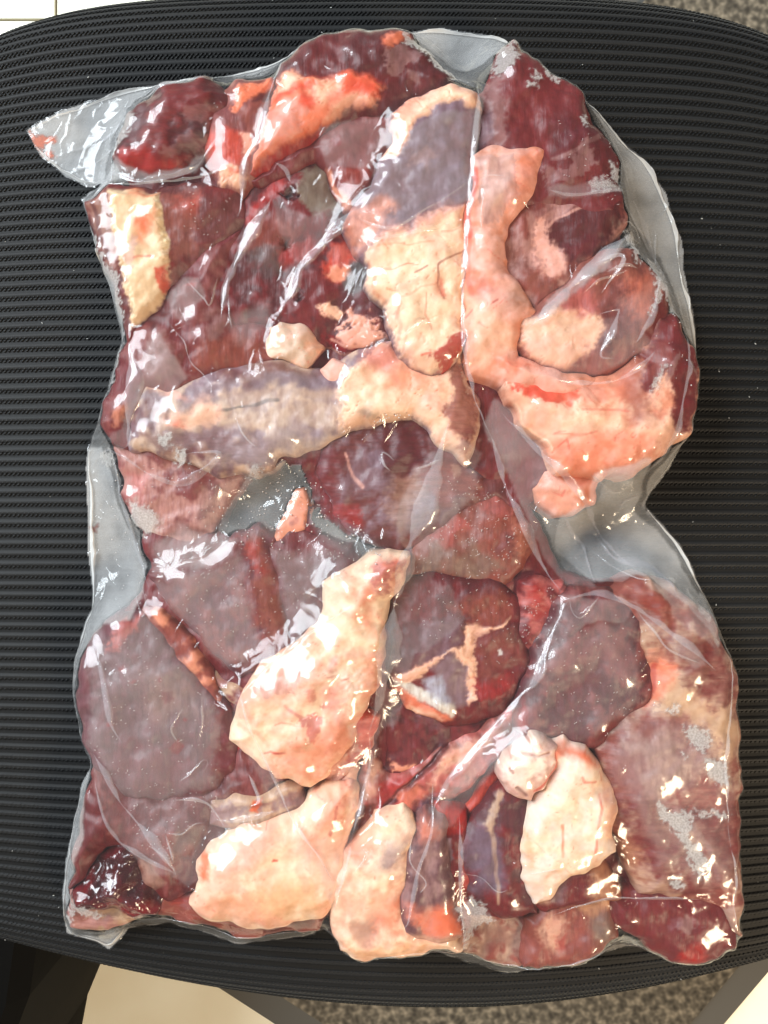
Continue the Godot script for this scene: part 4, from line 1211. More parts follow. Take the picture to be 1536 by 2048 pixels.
	C("membrane_flap", "greyish lilac membrane flap above the broad yellowish fat piece", "membrane", "pinkgrey", "tan2", 0.003, 0.027, 22.0, [425, 1600, 520, 1582, 602, 1572, 608, 1612, 542, 1646, 480, 1656, 425, 1645], "membrane")
	P("", "orange", [504, 1594, 522, 1588, 520, 1618, 506, 1615], 3, 5, 0.9)
	L("mauve", [440, 1620, 500, 1605, 590, 1590], 5, 0.5)
	C("beef_strip", "red brown strip showing along the bag's bottom left edge", "meat", "brick2", "pinkbrown", 0.003, 0.02, 22.0, [325, 1788, 400, 1798, 500, 1833, 600, 1833, 665, 1796, 670, 1830, 640, 1845, 633, 1866, 540, 1878, 470, 1886, 400, 1858, 300, 1842, 262, 1840])
	P("", "maroon", [500, 1842, 560, 1845, 620, 1842, 600, 1860, 520, 1867], 7, 9, 0.8)
	P("", "tan", [420, 1840, 500, 1838, 520, 1850, 450, 1860], 7, 9, 0.5)
	P("", "red", [340, 1795, 375, 1805, 380, 1820, 345, 1815], 6, 9, 0.7)
	C("fat_piece", "upright peach fat piece at the bottom centre with grey stains", "fat", "fatpeach", "fat", 0.003, 0.034, 40.0, [668, 1740, 690, 1698, 720, 1678, 756, 1620, 800, 1606, 832, 1640, 822, 1700, 810, 1800, 836, 1850, 900, 1862, 924, 1882, 840, 1892, 730, 1908, 678, 1892, 663, 1800], "fat")
	P("", "pinkpale", [770, 1670, 810, 1650, 812, 1720, 780, 1740], 9, 9, 0.6)
	P("membrane", "pinkgrey", [760, 1680, 800, 1660, 800, 1700, 770, 1720], 8, 9, 0.6)
	P("", "coral", [695, 1690, 740, 1680, 765, 1660, 750, 1700, 720, 1720], 7, 9, 0.6)
	P("", "greylav", [700, 1805, 760, 1828, 745, 1860, 705, 1850], 18, 12, 0.55)
	P("", "orange", [758, 1780, 805, 1780, 800, 1850, 748, 1840], 14, 10, 0.6)
	P("", "coralpale", [668, 1745, 690, 1750, 690, 1880, 675, 1880], 8, 8, 0.5)
	P("", "amber", [680, 1875, 760, 1870, 900, 1870, 840, 1890, 730, 1904], 7, 9, 0.6)
	C("beef_chunk", "grey pink tapering piece with bright orange foot at the bottom centre", "meat", "pinkgrey", "greylav", 0.003, 0.034, 30.0, [796, 1810, 806, 1700, 826, 1640, 850, 1612, 884, 1622, 894, 1700, 912, 1790, 922, 1855, 880, 1878, 826, 1868, 796, 1850], "membrane", 0.7)
	P("fat", "coral", [812, 1795, 860, 1802, 905, 1788, 920, 1852, 850, 1852], 10, 9, 0.8)
	P("", "orange", [870, 1800, 908, 1788, 918, 1840, 880, 1840], 10, 9, 0.7)
	P("fat", "coral", [832, 1640, 850, 1615, 870, 1630, 866, 1660, 840, 1670], 8, 8, 0.6)
	L("purple", [806, 1690, 796, 1740, 797, 1800], 9, 0.7)
	P("", "fatpeach", [806, 1848, 900, 1850, 920, 1868, 860, 1876], 8, 9, 0.7)
	C("beef_strip", "narrow deep red strip between the orange footed piece and the plum muscle", "meat", "red", "wine", 0.003, 0.028, 14.0, [878, 1600, 930, 1620, 938, 1720, 935, 1850, 910, 1855, 900, 1790, 886, 1710], "muscle", 1.2)
	P("membrane", "lav2", [886, 1665, 903, 1665, 906, 1710, 896, 1720, 886, 1700], 3, 4, 0.8)
	L("tan", [918, 1760, 924, 1850], 6, 0.6)
	C("membrane_flap", "tan translucent fringe along the bottom edge below the plum muscle", "membrane", "tan", "pinkbrown", 0.003, 0.018, 20.0, [700, 1890, 760, 1872, 860, 1878, 918, 1850, 1000, 1812, 1072, 1806, 1072, 1850, 1112, 1900, 1085, 1936, 1012, 1945, 930, 1917, 840, 1893, 760, 1902], "membrane")
	P("fat", "fatpeach", [920, 1800, 950, 1790, 1000, 1830, 960, 1850, 935, 1870], 7, 9, 0.7)
	P("", "brown2", [960, 1870, 1020, 1860, 1040, 1900, 980, 1910], 12, 14, 0.5)
	L("cream", [1000, 1815, 1040, 1850, 1070, 1900], 4, 0.7)
	C("beef_chunk", "brownish coral lump with an olive right side on the bottom edge", "meat", "pinkbrown", "brick2", 0.003, 0.026, 30.0, [1054, 1834, 1100, 1796, 1150, 1790, 1212, 1780, 1232, 1830, 1236, 1872, 1184, 1914, 1102, 1934, 1046, 1934, 1058, 1876])
	P("", "olive", [1178, 1810, 1228, 1828, 1226, 1882, 1178, 1882], 12, 9, 0.8)
	P("fat", "fatpeach", [1075, 1845, 1105, 1820, 1135, 1850, 1120, 1890, 1085, 1880], 10, 10, 0.6)
	P("fat", "amber", [1100, 1808, 1150, 1792, 1210, 1784, 1240, 1792, 1215, 1815, 1150, 1812], 7, 9, 0.6)
	P("", "red", [1115, 1868, 1135, 1868, 1132, 1890, 1115, 1888], 5, 8, 0.6)
	C("beef_chunk", "smooth wine red oblong muscle in the bag's lower right corner", "meat", "muscle", "winered", 0.003, 0.029, 45.0, [1208, 1788, 1250, 1780, 1330, 1778, 1400, 1778, 1444, 1805, 1466, 1850, 1468, 1893, 1402, 1926, 1370, 1930, 1288, 1888, 1236, 1844])
	P("", "red", [1352, 1892, 1392, 1880, 1402, 1922, 1360, 1927], 6, 8, 0.9)
	P("", "pinkgrey", [1345, 1830, 1380, 1825, 1395, 1835, 1370, 1850, 1345, 1845], 3, 10, 0.6)
	P("", "brown", [1290, 1830, 1340, 1840, 1350, 1880, 1310, 1880], 18, 14, 0.4)
	done()

const OUTLINE := [52, 258, 110, 225, 175, 200, 240, 182, 330, 165, 420, 158, 490, 144, 560, 122, 609, 95, 661, 74, 700, 66, 770, 66, 815, 66, 850, 57, 885, 55, 965, 65, 1008, 78, 1060, 122, 1130, 168, 1200, 228, 1240, 278, 1292, 320, 1332, 385, 1362, 470, 1376, 570, 1388, 620, 1392, 700, 1392, 760, 1372, 860, 1342, 930, 1304, 985, 1290, 1010, 1332, 1055, 1362, 1090, 1410, 1190, 1442, 1270, 1465, 1350, 1470, 1450, 1470, 1540, 1464, 1590, 1470, 1700, 1477, 1860, 1472, 1898, 1420, 1920, 1378, 1934, 1330, 1918, 1270, 1882, 1200, 1910, 1100, 1938, 1010, 1946, 930, 1922, 840, 1892, 760, 1902, 714, 1906, 673, 1890, 668, 1842, 636, 1840, 632, 1870, 545, 1880, 470, 1887, 400, 1862, 340, 1846, 262, 1852, 240, 1880, 216, 1901, 190, 1884, 130, 1866, 124, 1800, 135, 1700, 165, 1565, 190, 1522, 160, 1470, 147, 1390, 147, 1330, 168, 1245, 184, 1215, 175, 1100, 169, 930, 174, 895, 205, 825, 235, 705, 246, 690, 220, 560, 195, 490, 170, 420, 163, 396, 180, 380, 212, 372, 168, 373, 130, 355, 78, 312]

# milky film: [density, raggedness, outline, (lies low)]
const CLOUDS := [
	[0.27, 4, [890, 860, 965, 905, 865, 1160, 795, 1450, 740, 1455, 790, 1180]],
	[0.27, 3, [188, 1505, 260, 1592, 362, 1740, 300, 1742, 230, 1660, 190, 1580]],
	[0.26, 3, [478, 1360, 530, 1450, 602, 1640, 674, 1750, 640, 1764, 560, 1620, 470, 1440]],
	[0.29, 3, [1120, 1185, 1062, 1360, 962, 1480, 850, 1645, 905, 1640, 1000, 1505, 1090, 1380, 1150, 1200]],
	[0.30, 3, [998, 826, 1284, 1152, 1200, 1162, 1100, 1020, 985, 872]],
	[0.24, 3, [1096, 772, 1180, 760, 1292, 700, 1250, 640, 1120, 660, 1040, 690]],
	[0.24, 3, [545, 405, 560, 470, 600, 545, 640, 500, 735, 425, 700, 400, 620, 440]],
	[0.22, 8, [300, 790, 420, 770, 640, 740, 690, 860, 560, 900, 300, 900]],
	[0.24, 6, [800, 1180, 900, 1170, 930, 1240, 850, 1300, 800, 1310]],
	[0.22, 10, [1210, 1480, 1380, 1430, 1460, 1560, 1440, 1760, 1300, 1700]],
	[1.12, 8, [52, 258, 110, 225, 240, 182, 420, 156, 562, 118, 577, 131, 560, 156, 440, 162, 400, 158, 330, 176, 283, 202, 257, 223, 248, 250, 233, 290, 228, 320, 214, 378, 165, 375, 75, 312], 1],
	[0.56, 6, [165, 345, 240, 318, 262, 340, 300, 355, 380, 345, 400, 320, 420, 315, 400, 350, 330, 372, 240, 372, 205, 380, 165, 374]],
	[1.12, 6, [808, 64, 850, 55, 885, 53, 965, 63, 1030, 85, 990, 148, 932, 160, 902, 155, 870, 130, 808, 95], 1],
	[1.12, 6, [1120, 160, 1200, 228, 1240, 278, 1292, 320, 1332, 385, 1365, 470, 1378, 570, 1392, 680, 1394, 760, 1372, 865, 1340, 935, 1296, 995, 1285, 960, 1335, 885, 1376, 760, 1352, 650, 1340, 590, 1318, 520, 1290, 480, 1245, 450, 1238, 400, 1226, 320, 1192, 248], 1],
	[1.00, 6, [1180, 948, 1290, 920, 1306, 990, 1290, 1020, 1340, 1055, 1380, 1110, 1414, 1190, 1446, 1270, 1425, 1285, 1350, 1195, 1290, 1150, 1190, 1160, 1120, 1105, 1120, 1030, 1178, 1012]],
	[1.12, 6, [1400, 1185, 1444, 1270, 1468, 1350, 1472, 1400, 1450, 1360, 1400, 1240, 1340, 1180], 1],
	[0.46, 6, [985, 800, 1020, 830, 1085, 905, 1100, 945, 1075, 985, 1095, 1010, 1140, 1040, 1190, 1060, 1200, 1160, 1130, 1170, 1085, 1110, 1040, 1000, 990, 900, 965, 850]],
	[1.12, 5, [168, 895, 215, 893, 235, 960, 262, 1055, 312, 1130, 300, 1200, 290, 1228, 235, 1238, 195, 1290, 170, 1350, 165, 1430, 190, 1500, 180, 1530, 150, 1470, 143, 1330, 168, 1245, 184, 1215, 172, 1100], 1],
	[1.12, 5, [190, 1520, 200, 1560, 205, 1630, 172, 1720, 155, 1780, 128, 1805, 133, 1700, 163, 1565], 1],
	[1.01, 5, [126, 1850, 160, 1872, 262, 1845, 262, 1860, 216, 1902, 190, 1885, 126, 1868], 1],
	[0.7, 14, [300, 1090, 360, 1060, 440, 1075, 470, 1090, 420, 1130, 330, 1150, 300, 1140]],
	[0.42, 14, [190, 1290, 300, 1235, 400, 1370, 450, 1450, 430, 1560, 330, 1600, 240, 1580, 180, 1480]],
	[0.45, 14, [310, 1170, 440, 1130, 480, 1110, 520, 1280, 500, 1330, 440, 1320]],
	[0.4, 14, [550, 1095, 690, 1110, 690, 1180, 610, 1270, 575, 1260]],
	[0.30, 10, [390, 1020, 430, 960, 560, 940, 610, 990, 590, 1060, 480, 1080, 400, 1060]],
	[0.35, 10, [615, 1010, 680, 1050, 770, 1100, 780, 1120, 720, 1130, 640, 1090]],
	[0.31, 12, [430, 860, 640, 850, 680, 870, 640, 900, 500, 940, 420, 920]],
	[0.31, 8, [700, 440, 780, 310, 860, 260, 945, 240, 930, 420, 850, 440, 780, 480, 720, 520]],
	[0.28, 6, [640, 270, 760, 250, 780, 290, 740, 350, 650, 345]],
	[0.37, 10, [505, 625, 540, 600, 535, 660, 480, 690, 460, 640]],
	[0.37, 8, [300, 690, 325, 675, 352, 720, 380, 760, 330, 800, 285, 800]],
	[0.40, 8, [245, 860, 262, 820, 262, 890, 235, 900, 210, 880]],
	[0.43, 6, [340, 600, 372, 560, 400, 560, 415, 600, 380, 640, 350, 640]],
	[0.31, 8, [860, 900, 960, 945, 950, 1000, 850, 1040, 790, 1090, 800, 1000]],
	[0.37, 6, [1085, 1260, 1130, 1190, 1260, 1200, 1240, 1240, 1160, 1240, 1110, 1330, 1060, 1430, 1040, 1400]],
	[0.3, 14, [1080, 1280, 1250, 1230, 1270, 1340, 1250, 1420, 1120, 1470, 1050, 1450]],
	[0.7, 10, [960, 1480, 1035, 1400, 1050, 1450, 1000, 1500, 940, 1560, 880, 1620, 860, 1610]],
	[0.43, 8, [430, 1600, 500, 1600, 510, 1625, 480, 1655, 430, 1690, 380, 1720, 360, 1760, 390, 1700, 420, 1650]],
	[0.31, 14, [240, 1590, 400, 1590, 480, 1560, 440, 1640, 400, 1700, 320, 1720, 270, 1660]],
	[0.34, 5, [360, 1700, 405, 1710, 410, 1740, 380, 1762, 350, 1745]],
	[0.34, 6, [640, 1660, 700, 1650, 690, 1740, 665, 1790, 640, 1740]],
	[0.37, 6, [700, 1440, 760, 1430, 750, 1520, 730, 1600, 700, 1690, 680, 1720, 700, 1600]],
	[0.37, 8, [780, 1650, 810, 1615, 830, 1640, 790, 1700, 720, 1740, 740, 1690]],
	[0.31, 6, [1000, 400, 1040, 330, 985, 325, 950, 400, 955, 470]],
	[0.43, 8, [1090, 390, 1150, 385, 1240, 370, 1240, 385, 1140, 410, 1090, 410]],
	[0.7, 8, [1130, 570, 1200, 520, 1270, 460, 1280, 475, 1180, 560, 1070, 660, 1040, 660]],
	[0.31, 10, [1230, 620, 1300, 560, 1290, 640, 1260, 700, 1230, 720]],
	[0.34, 6, [1110, 1110, 1180, 1100, 1190, 1170, 1130, 1170]],
	[0.43, 6, [1290, 1155, 1345, 1180, 1400, 1230, 1420, 1290, 1370, 1260, 1330, 1230, 1325, 1200]],
	[0.31, 8, [1260, 1195, 1300, 1230, 1350, 1270, 1395, 1320, 1370, 1330, 1310, 1270, 1260, 1230]],
	[0.50, 4, [960, 175, 975, 170, 955, 250, 950, 330, 935, 330, 945, 240]],
	[0.37, 4, [545, 160, 565, 130, 572, 135, 545, 240, 520, 330, 500, 360, 515, 280]],
]

# white frost and fat film stuck to the inside of the bag: [density, outline, (height)]
const FROST := [
	[0.81, [194, 478, 214, 500, 236, 545, 262, 570, 264, 640, 267, 680, 246, 692, 220, 560], 0.014],
	[0.85, [163, 396, 182, 378, 225, 370, 224, 384, 205, 400, 172, 415], 0.014],
	[0.85, [236, 692, 262, 690, 260, 722, 240, 760, 225, 800, 204, 828, 215, 790], 0.014],
	[0.77, [257, 222, 276, 233, 268, 255, 252, 290, 238, 316, 230, 305, 244, 255]],
	[0.81, [995, 105, 1030, 92, 1030, 135, 1025, 150, 985, 165, 985, 130]],
	[0.77, [806, 80, 830, 95, 870, 115, 872, 135, 905, 155, 930, 166, 905, 172, 868, 150, 840, 112, 808, 104]],
	[0.8, [985, 76, 1010, 80, 1032, 95, 1005, 105, 985, 95], 0.02],
	[0.81, [1296, 530, 1312, 500, 1342, 528, 1350, 600, 1367, 655, 1345, 640, 1318, 590, 1302, 620, 1284, 640, 1300, 565]],
	[0.85, [1245, 470, 1275, 465, 1270, 530, 1262, 540, 1255, 500]],
	[0.77, [1212, 332, 1234, 345, 1240, 385, 1218, 352]],
	[0.6, [1180, 370, 1240, 365, 1238, 385, 1170, 392]],
	[0.85, [1354, 1444, 1386, 1444, 1402, 1470, 1386, 1492, 1368, 1474]],
	[0.85, [1388, 1500, 1432, 1510, 1442, 1552, 1420, 1556, 1394, 1520]],
	[0.85, [1300, 1585, 1332, 1602, 1372, 1608, 1360, 1648, 1398, 1705, 1392, 1735, 1360, 1702, 1338, 1642, 1306, 1612]],
	[0.85, [1368, 1604, 1410, 1600, 1444, 1614, 1436, 1622, 1400, 1614, 1378, 1618]],
	[0.85, [1320, 1410, 1342, 1396, 1344, 1420]],
	[0.77, [1345, 1492, 1352, 1490, 1350, 1508]],
	[0.85, [1320, 1740, 1345, 1735, 1352, 1755, 1335, 1762, 1322, 1752]],
	[0.85, [323, 868, 342, 868, 347, 892, 333, 898]],
	[0.85, [353, 902, 377, 902, 380, 928, 357, 936]],
	[0.8, [174, 895, 215, 900, 214, 925, 190, 930]],
	[0.7, [255, 1005, 300, 1010, 320, 1045, 285, 1070, 255, 1045]],
	[0.6, [500, 930, 520, 925, 522, 950, 502, 955]],
	[0.77, [1225, 1880, 1285, 1880, 1292, 1888, 1235, 1905, 1150, 1932, 1190, 1908], 0.012],
	[0.7, [915, 1795, 945, 1780, 985, 1832, 950, 1850, 928, 1880]],
	[0.8, [130, 1790, 160, 1800, 200, 1830, 190, 1850, 150, 1815, 135, 1865, 126, 1850]],
	[0.5, [1380, 1180, 1420, 1230, 1400, 1240]],
	[0.8, [1080, 140, 1095, 150, 1115, 172, 1108, 178, 1090, 160]],
	[0.8, [1062, 158, 1072, 155, 1074, 168, 1064, 168]],
	[0.8, [1052, 180, 1070, 175, 1072, 182, 1055, 187]],
	[0.8, [1155, 250, 1168, 248, 1166, 270, 1156, 268]],
	[0.7, [1285, 790, 1300, 740, 1308, 740, 1300, 790]],
]

# folds of doubled film: [width, height, line]
const FOLDS := [
	[15.3, 0.0012, [568, 125, 547, 200, 522, 290, 494, 340, 486, 420, 480, 440]],
	[18.7, 0.0014, [545, 405, 505, 470, 480, 520, 455, 580, 446, 640]],
	[15.3, 0.0015, [735, 425, 690, 450, 640, 500, 600, 545, 585, 590, 552, 645]],
	[11.9, 0.0016, [957, 158, 946, 260, 937, 400, 927, 500, 922, 600, 925, 700, 945, 790, 978, 872]],
	[11.9, 0.0012, [978, 872, 1010, 960, 1060, 1080, 1118, 1182]],
	[28.9, 0.0010, [892, 850, 872, 930, 850, 1010, 822, 1090, 802, 1160, 782, 1260, 767, 1340, 752, 1420, 740, 1455]],
	[17, 0.0015, [1270, 465, 1200, 520, 1130, 590, 1080, 640, 1030, 692]],
	[10.2, 0.0014, [1312, 560, 1290, 640, 1255, 695]],
	[8.5, 0.0010, [1352, 640, 1362, 700, 1350, 800, 1330, 880, 1300, 940, 1265, 972]],
	[13.6, 0.0016, [1100, 772, 1200, 770, 1260, 745, 1292, 715]],
	[11.9, 0.0010, [1000, 828, 1080, 910, 1140, 970, 1210, 1050, 1282, 1152]],
	[8.5, 0.0010, [1122, 1022, 1160, 1070, 1188, 1100, 1188, 1165]],
	[10.2, 0.0010, [1212, 1060, 1250, 1120, 1320, 1140, 1345, 1190]],
	[10.2, 0.0012, [1130, 1195, 1190, 1185, 1260, 1210, 1340, 1270, 1412, 1332]],
	[13.6, 0.0014, [1130, 1195, 1092, 1280, 1062, 1360, 1036, 1390, 962, 1480, 892, 1560, 850, 1642]],
	[5.2, 0.0008, [1442, 1300, 1446, 1400, 1430, 1500, 1440, 1600, 1452, 1700, 1455, 1850]],
	[20.4, 0.0009, [262, 690, 275, 760, 267, 830, 262, 890, 238, 902]],
	[10.2, 0.0016, [182, 900, 230, 905, 320, 957, 372, 966, 420, 937, 446, 912, 430, 905, 380, 908]],
	[10.2, 0.0012, [215, 905, 232, 990, 262, 1100, 300, 1182]],
	[10.2, 0.0012, [175, 1260, 203, 1310, 222, 1400, 230, 1440, 252, 1478]],
	[13.6, 0.0010, [192, 1505, 250, 1600, 310, 1670, 358, 1738]],
	[8.5, 0.0010, [192, 1560, 220, 1640, 262, 1690, 358, 1738]],
	[5.2, 0.0014, [480, 1360, 500, 1420, 532, 1490, 562, 1570, 602, 1640, 642, 1690, 672, 1750]],
	[5.2, 0.0010, [490, 1380, 560, 1310, 650, 1240, 715, 1200]],
	[10.2, 0.0012, [740, 1460, 742, 1520, 722, 1600, 700, 1700, 668, 1800]],
	[8.5, 0.0014, [862, 1560, 862, 1640, 835, 1720, 815, 1810, 802, 1830]],
	[8.5, 0.0012, [918, 1620, 918, 1750, 928, 1872]],
	[5.2, 0.0010, [1090, 1820, 1150, 1797, 1210, 1782, 1290, 1780, 1400, 1780]],
	[5.2, 0.0010, [350, 1592, 420, 1602, 460, 1652]],
	[8.5, 0.0012, [420, 1625, 470, 1632, 555, 1612]],
	[3.9, 0.0008, [262, 1846, 380, 1852, 470, 1880, 625, 1864]],
	[3.9, 0.0008, [680, 1884, 720, 1898, 840, 1886, 930, 1915, 1010, 1938, 1100, 1930, 1200, 1902, 1268, 1880]],
	[8.5, 0.0009, [80, 268, 200, 232, 330, 182, 450, 160]],
	[5.2, 0.0008, [100, 310, 180, 280, 228, 290]],
	[10.2, 0.0012, [215, 347, 290, 370, 380, 350, 410, 322, 428, 305]],
	[5.2, 0.0009, [210, 378, 300, 375, 400, 362, 470, 345]],
	[8.5, 0.0009, [1090, 395, 1130, 402, 1180, 398, 1240, 390]],
	[8.5, 0.0009, [1250, 300, 1310, 420, 1340, 520, 1365, 600]],
	[8.5, 0.0009, [1240, 410, 1300, 440, 1330, 500]],
	[5.2, 0.0009, [800, 690, 840, 660, 870, 655]],
	[5.2, 0.0010, [500, 1540, 520, 1590, 505, 1600]],
	[5.2, 0.0010, [1180, 540, 1230, 530, 1190, 600]],
	[8.5, 0.0012, [1185, 640, 1225, 632, 1205, 680, 1190, 720, 1215, 725]],
	[8.5, 0.0010, [555, 335, 575, 350, 582, 372]],
	[4, 0.0012, [1242, 452, 1285, 440, 1295, 470, 1270, 470]],
	[3, 0.001, [1150, 600, 1190, 575, 1240, 560]],
	[3, 0.001, [1200, 560, 1230, 550, 1260, 552]],
	[3, 0.001, [950, 380, 970, 372, 1000, 376]],
	[3, 0.001, [962, 400, 958, 440, 955, 480]],
	[3, 0.001, [745, 505, 800, 492, 860, 480, 890, 462]],
	[3, 0.001, [700, 438, 780, 480, 860, 430, 935, 385]],
	[3, 0.001, [560, 560, 575, 575, 590, 540]],
	[3, 0.001, [375, 565, 410, 600, 425, 615, 440, 560]],
	[3, 0.001, [335, 645, 370, 680, 390, 730, 410, 750, 430, 778]],
	[3, 0.001, [460, 600, 462, 640, 468, 660]],
	[3, 0.001, [475, 830, 490, 870, 520, 900]],
	[3, 0.001, [310, 1110, 330, 1130, 300, 1125]],
	[3, 0.001, [270, 1170, 290, 1200, 285, 1228, 260, 1180]],
	[3, 0.001, [365, 1490, 350, 1450, 372, 1410]],
	[3, 0.001, [400, 1480, 412, 1430, 405, 1390]],
	[3, 0.001, [410, 1540, 415, 1515, 365, 1555]],
	[3, 0.001, [340, 1660, 370, 1660, 395, 1640, 420, 1635]],
	[3, 0.001, [335, 1660, 345, 1690, 352, 1720]],
	[3, 0.001, [300, 1682, 330, 1700, 355, 1735]],
	[3, 0.001, [822, 1650, 818, 1700, 850, 1740, 835, 1760]],
	[3, 0.001, [705, 1730, 735, 1690, 725, 1680, 745, 1660]],
	[3, 0.001, [1045, 1725, 1090, 1712, 1110, 1710]],
	[3, 0.001, [920, 1728, 960, 1738, 990, 1765, 1010, 1760]],
	[3, 0.001, [1130, 1195, 1150, 1230, 1190, 1190]],
	[3, 0.001, [1258, 1210, 1320, 1290, 1380, 1320]],
	[3, 0.001, [1200, 1100, 1260, 1150, 1300, 1160]],
	[3, 0.001, [1300, 990, 1270, 1000, 1262, 1020]],
	[3, 0.001, [1170, 950, 1240, 985, 1270, 960]],
	[3, 0.001, [1340, 430, 1335, 500, 1320, 520]],
	[3, 0.001, [790, 920, 765, 905, 765, 930, 780, 945]],
	[4, 0.001, [820, 940, 860, 930, 880, 920]],
]

# doubled edges of the bag, where the film turns round: [width, height, line lying low]
const HEMS := [
	[6, 0.0012, [1112, 160, 1190, 224, 1232, 276, 1284, 320, 1322, 385, 1352, 470, 1366, 570, 1378, 620, 1382, 700, 1382, 760, 1363, 855, 1334, 925, 1300, 980]],
	[5, 0.0012, [1292, 1016, 1328, 1060, 1356, 1096, 1402, 1192, 1434, 1272, 1456, 1350, 1462, 1440]],
	[6, 0.0012, [180, 900, 176, 930, 181, 1010, 182, 1100, 190, 1210, 176, 1248, 155, 1330, 155, 1390, 166, 1465, 192, 1515]],
	[6, 0.0012, [188, 1530, 172, 1570, 143, 1700, 132, 1800, 134, 1860]],
	[5, 0.0012, [168, 400, 178, 422, 203, 490, 228, 560, 250, 680]],
	[5, 0.0012, [250, 700, 240, 730, 212, 825, 184, 890]],
	[5, 0.0012, [62, 262, 120, 230, 240, 188, 330, 171, 420, 164, 490, 150, 560, 130, 612, 102, 664, 82, 705, 74, 770, 74, 815, 73]],
	[5, 0.0012, [815, 72, 850, 66, 885, 63, 960, 72, 1005, 86, 1056, 128]],
	[4, 0.0012, [62, 268, 84, 306, 132, 346, 168, 364, 206, 366]],
	[4, 0.001, [140, 1862, 192, 1876, 214, 1890, 236, 1876, 258, 1848]],
]
const SMEARS := [
	[0.75, "coral", [58, 262, 75, 270, 108, 272, 112, 282, 84, 298, 70, 298]],
	[0.7, "coral", [76, 300, 92, 298, 106, 308, 92, 316]],
	[0.7, "brown2", [180, 1052, 192, 1054, 190, 1066, 180, 1064]],
	[0.6, "red", [160, 1795, 176, 1760, 184, 1764, 170, 1796]],
]

const NEEDLES := [
	[111, [300, 1150, 440, 1110, 490, 1080, 540, 1090, 580, 1260, 500, 1330, 420, 1290, 350, 1200]],
	[67, [530, 1090, 690, 1100, 700, 1180, 600, 1270]],
	[136, [200, 1290, 300, 1240, 420, 1400, 470, 1480, 420, 1580, 260, 1590, 180, 1480]],
	[179, [830, 1100, 900, 1040, 990, 1000, 1060, 1060, 1040, 1140, 960, 1170, 830, 1150]],
	[67, [800, 1180, 1010, 1170, 1050, 1280, 1000, 1400, 940, 1250, 850, 1300]],
	[111, [1050, 1440, 1110, 1220, 1280, 1200, 1290, 1380, 1180, 1480]],
	[85, [240, 1600, 400, 1590, 480, 1560, 400, 1720, 300, 1730]],
	[58, [860, 960, 960, 940, 1020, 1010, 900, 1040]],
	[51, [1050, 1180, 1120, 1170, 1080, 1300, 1040, 1280]],
	[51, [240, 920, 440, 940, 420, 1060, 300, 1080]],
	[25, [360, 390, 470, 390, 470, 470, 380, 500]],
	[33, [1090, 250, 1230, 280, 1230, 440, 1100, 440]],
]
const BUBBLES := [
	[179, [400, 960, 560, 930, 640, 960, 660, 1080, 560, 1100, 420, 1070]],
	[76, [600, 990, 760, 1060, 780, 1130, 640, 1120]],
	[25, [180, 930, 230, 930, 300, 1180, 200, 1200]],
	[21, [840, 830, 700, 860, 660, 860, 780, 830]],
	[16, [1290, 620, 1360, 640, 1370, 800, 1300, 760]],
]

# ---------------------------------------------------------------- the bag
var fw := 0

func at_film(u: float, v: float) -> float:
	var x := clampf((u - U0) / ST, 0.0, NW - 1.01)
	var y := clampf((v - V0) / ST, 0.0, NH - 1.01)
	var i := int(x)
	var j := int(y)
	var k := j * NW + i
	return lerpf(lerpf(film[k], film[k + 1], x - i), lerpf(film[k + NW], film[k + NW + 1], x - i), y - j)

func resized(a: PackedFloat32Array, w: int, h: int, w2: int, h2: int) -> PackedFloat32Array:
	var im := Image.create_from_data(w, h, false, Image.FORMAT_RF, a.to_byte_array())
	im.resize(w2, h2, Image.INTERPOLATE_CUBIC)
	return im.get_data().to_float32_array()

func ridge(pts: Array, w: float, hgt: float):
	var p := lying(pts, MEAT)
	var b := bounds(p, w * 2.2)
	for j in range(b.position.y, b.end.y):
		for i in range(b.position.x, b.end.x):
			var k := j * NW + i
			var q := line_distance(U0 + i * ST + wx[k] * 4.0, V0 + j * ST + wy[k] * 4.0, p)
			if q < w * 2.2:
				film[k] += hgt * exp(-q / w * 1.6)

